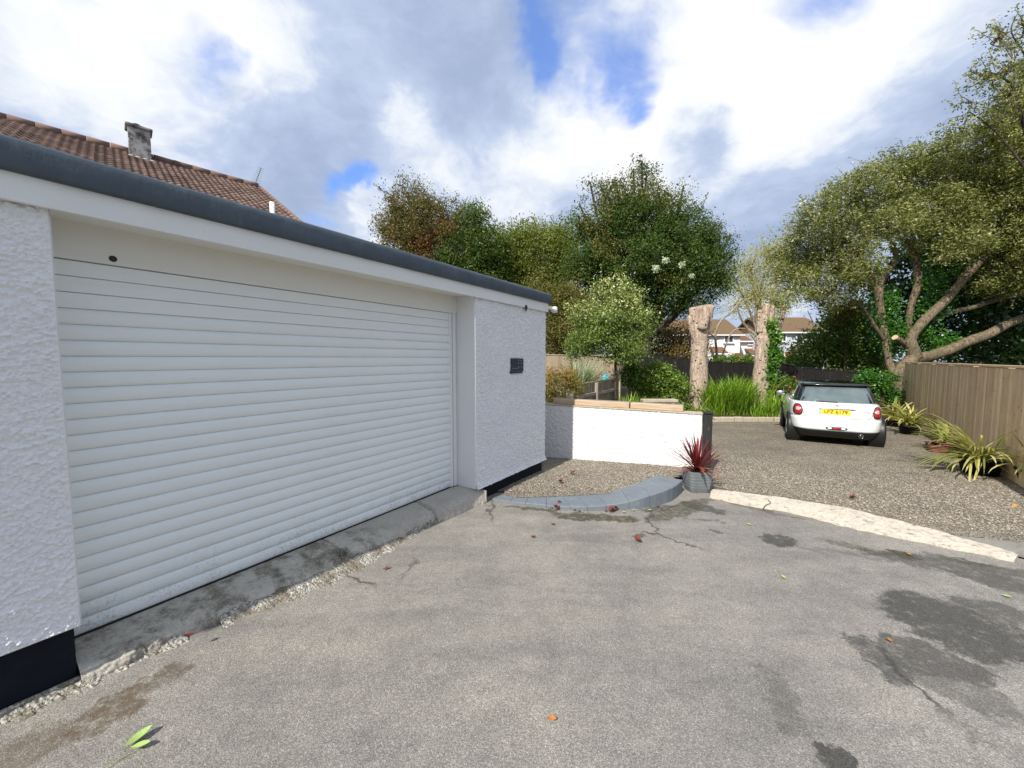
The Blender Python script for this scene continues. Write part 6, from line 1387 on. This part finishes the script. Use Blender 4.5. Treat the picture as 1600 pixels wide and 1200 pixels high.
# ================================================================ LEAF LITTER
def leaf_mesh(mb, c, L, W_, curl, az, tilt=0.1, tint=.5):
    X = Vector((math.cos(az), math.sin(az), 0)); Y_ = Vector((-math.sin(az), math.cos(az), 0)); vs = []; n = 7
    for i in range(n):
        u = i / (n - 1); w_ = W_ * math.sin(math.pi * (u * .94 + .03)) ** .8
        for s_ in (-1, 0, 1): vs.append(tuple(Vector(c) + X * (u - .5) * L + Y_ * s_ * w_ / 2 + UP * (.004 + abs(s_) * curl * w_ + curl * L * (u - .5) ** 2 * 1.6 + tilt * u * L)))
    mb.add(vs, [f for i in range(n - 1) for f in ((i * 3, i * 3 + 1, i * 3 + 4, i * 3 + 3), (i * 3 + 1, i * 3 + 2, i * 3 + 5, i * 3 + 4))], tint)
LV = [(868, 797, 1, 0, 'at the left foot of the curved kerb'), (873, 791, 1, 0, 'touching the slabs at the kerb left'), (862, 795, 0, 0, 'leftmost at the foot of the curved kerb'), (905, 800, 0, 0, 'below the kerb, right one of the small pair'), (898, 798, 0, 0, 'below the kerb, left one of the small pair'),
      (955, 802, 1, 0, 'at the middle foot of the curved kerb'), (962, 799, 1, 0, 'against the middle of the curved kerb face'), (947, 800, 0, 0, 'left of the crumpled pair at mid kerb'), (975, 802, 0, 1, 'right beside the crumpled brown pair at mid kerb'), (990, 799, 0, 1, 'below the kerb, second of three green ones'), (1015, 799, 0, 1, 'below the kerb, rightmost of three green ones'), (1028, 793, 0, 0, 'at the right foot of the curved kerb'),
      (998, 847, 1, 0, 'lying alone on the drive by the crack'), (864, 821, 0, 0, 'lying on the drive just below the kerb'), (833, 841, 0, 0, 'lying on the drive farther left below the kerb'), (1170, 821, 0, 1, 'lying on the drive below the pale strip'), (1420, 868, 0, 2, 'lying on the mossy patch by the pale strip'),
      (1224, 904, 0, 1, 'lying on the open drive'), (1573, 934, 0, 1, 'lying on the right of the open drive'), (862, 1128, 0, 2, 'lying on the drive near the bottom'), (1390, 1003, 0, 2, 'lying on the right of the open drive'),
      (650, 789, 0, 0, 'lying on the concrete doorstep'), (640, 785, 1, 0, 'lying on the concrete doorstep'), (604, 890, 0, 0, 'lying on the drive before the shutter'), (896, 742, 1, 0, 'on the gravel bed, the one farther from the kerb'), (875, 755, 1, 0, 'on the gravel bed, the one nearer the kerb'), (883, 760, 0, 0, 'in the middle of the gravel bed'), (866, 764, 0, 0, 'on the gravel bed beside the kerb start'), (925, 766, 0, 0, 'at the right of the gravel bed by the kerb'), (1332, 780, 1, 0, 'lying on the gravel drive above the pale strip'), (285, 940, 0, 2, 'lying on the doorstep near its left end'), (296, 996, 0, 0, 'lying on the doorstep near its left end')]
nm = ['small reddish brown fallen leaf ', 'small pale green fallen leaf ', 'small orange brown fallen leaf ']
M['leaf_fallen_orange'] = plain('fallen_orange_leaf', (.42, .17, .05), .7, .2, var=.3, sc=20)
pools = {}
rs = np.random.RandomState(6)
# leaves that share a place also share a label: gather by place
for (x, y, big, k, where) in LV:
    lift = .0
    if 'doorstep' in where: lift = .09
    if 'gravel bed' in where: lift = .065
    if 'gravel drive' in where: lift = .02
    c = G(x, y, lift); mb = MB(); nfl = 3 if big else 1
    L = (.07 if big else .05); 
    for q in range(nfl): leaf_mesh(mb, c + Vector(((rs.rand() - .5) * .05 * (nfl > 1), (rs.rand() - .5) * .04 * (nfl > 1), .004 + .012 * q)), L * (.8 + .4 * rs.rand()), L * .55, .25 + .3 * rs.rand(), rs.rand() * 6.28, .1 + .5 * rs.rand() * (nfl > 1))
    lab = ('crumpled reddish brown fallen leaf ' if big else nm[k]) + where
    tag(rebase(mb.build('fallen_leaf', (M['leaf_fallen'], M['leaf_fallen_green'], M['leaf_fallen_orange'])[k]), c), lab, 'leaf', ('big ' if big else 'small ') + ('red', 'green', 'orange')[k] + ' leaves ' + where)
# fresh leaf sprig in the foreground
c = G(214, 1166); lg = thing('leaf_sprig', 'fresh green leaf sprig with a stem on the asphalt, bottom left', 'leaf', c)
for (x, y, L, az) in ((217, 1158, .095, R(62)), (220, 1171, .075, R(12))):
    p = G(x, y); mb = MB(); leaf_mesh(mb, p + UP * .008, L, L * .48, .22, az, .15); mb.build('leaf', M['leaf_fallen_green'], lg)
MB().tube([G(196, 1183) + UP * .005, G(185, 1190) + UP * .008, G(168, 1202) + UP * .006], .0018, 5).build('stem', M['leaf_fallen_green'], lg)
MB().tube([G(205, 1178) + UP * .005, G(196, 1183) + UP * .005], .0018, 5, smooth=False).build('stem', M['leaf_fallen_green'], lg)
c = G(1585, 789, .03); mb = MB(); mb.lathe(c - UP * .005, [(0, -.02), (.018, -.014), (.024, 0), (.018, .014), (0, .02)], 12); tag(rebase(mb.build('orange_fruit', M['orange'], None, True), c - UP * .02), 'small orange windfall fruit on the gravel at the right edge', 'fruit')
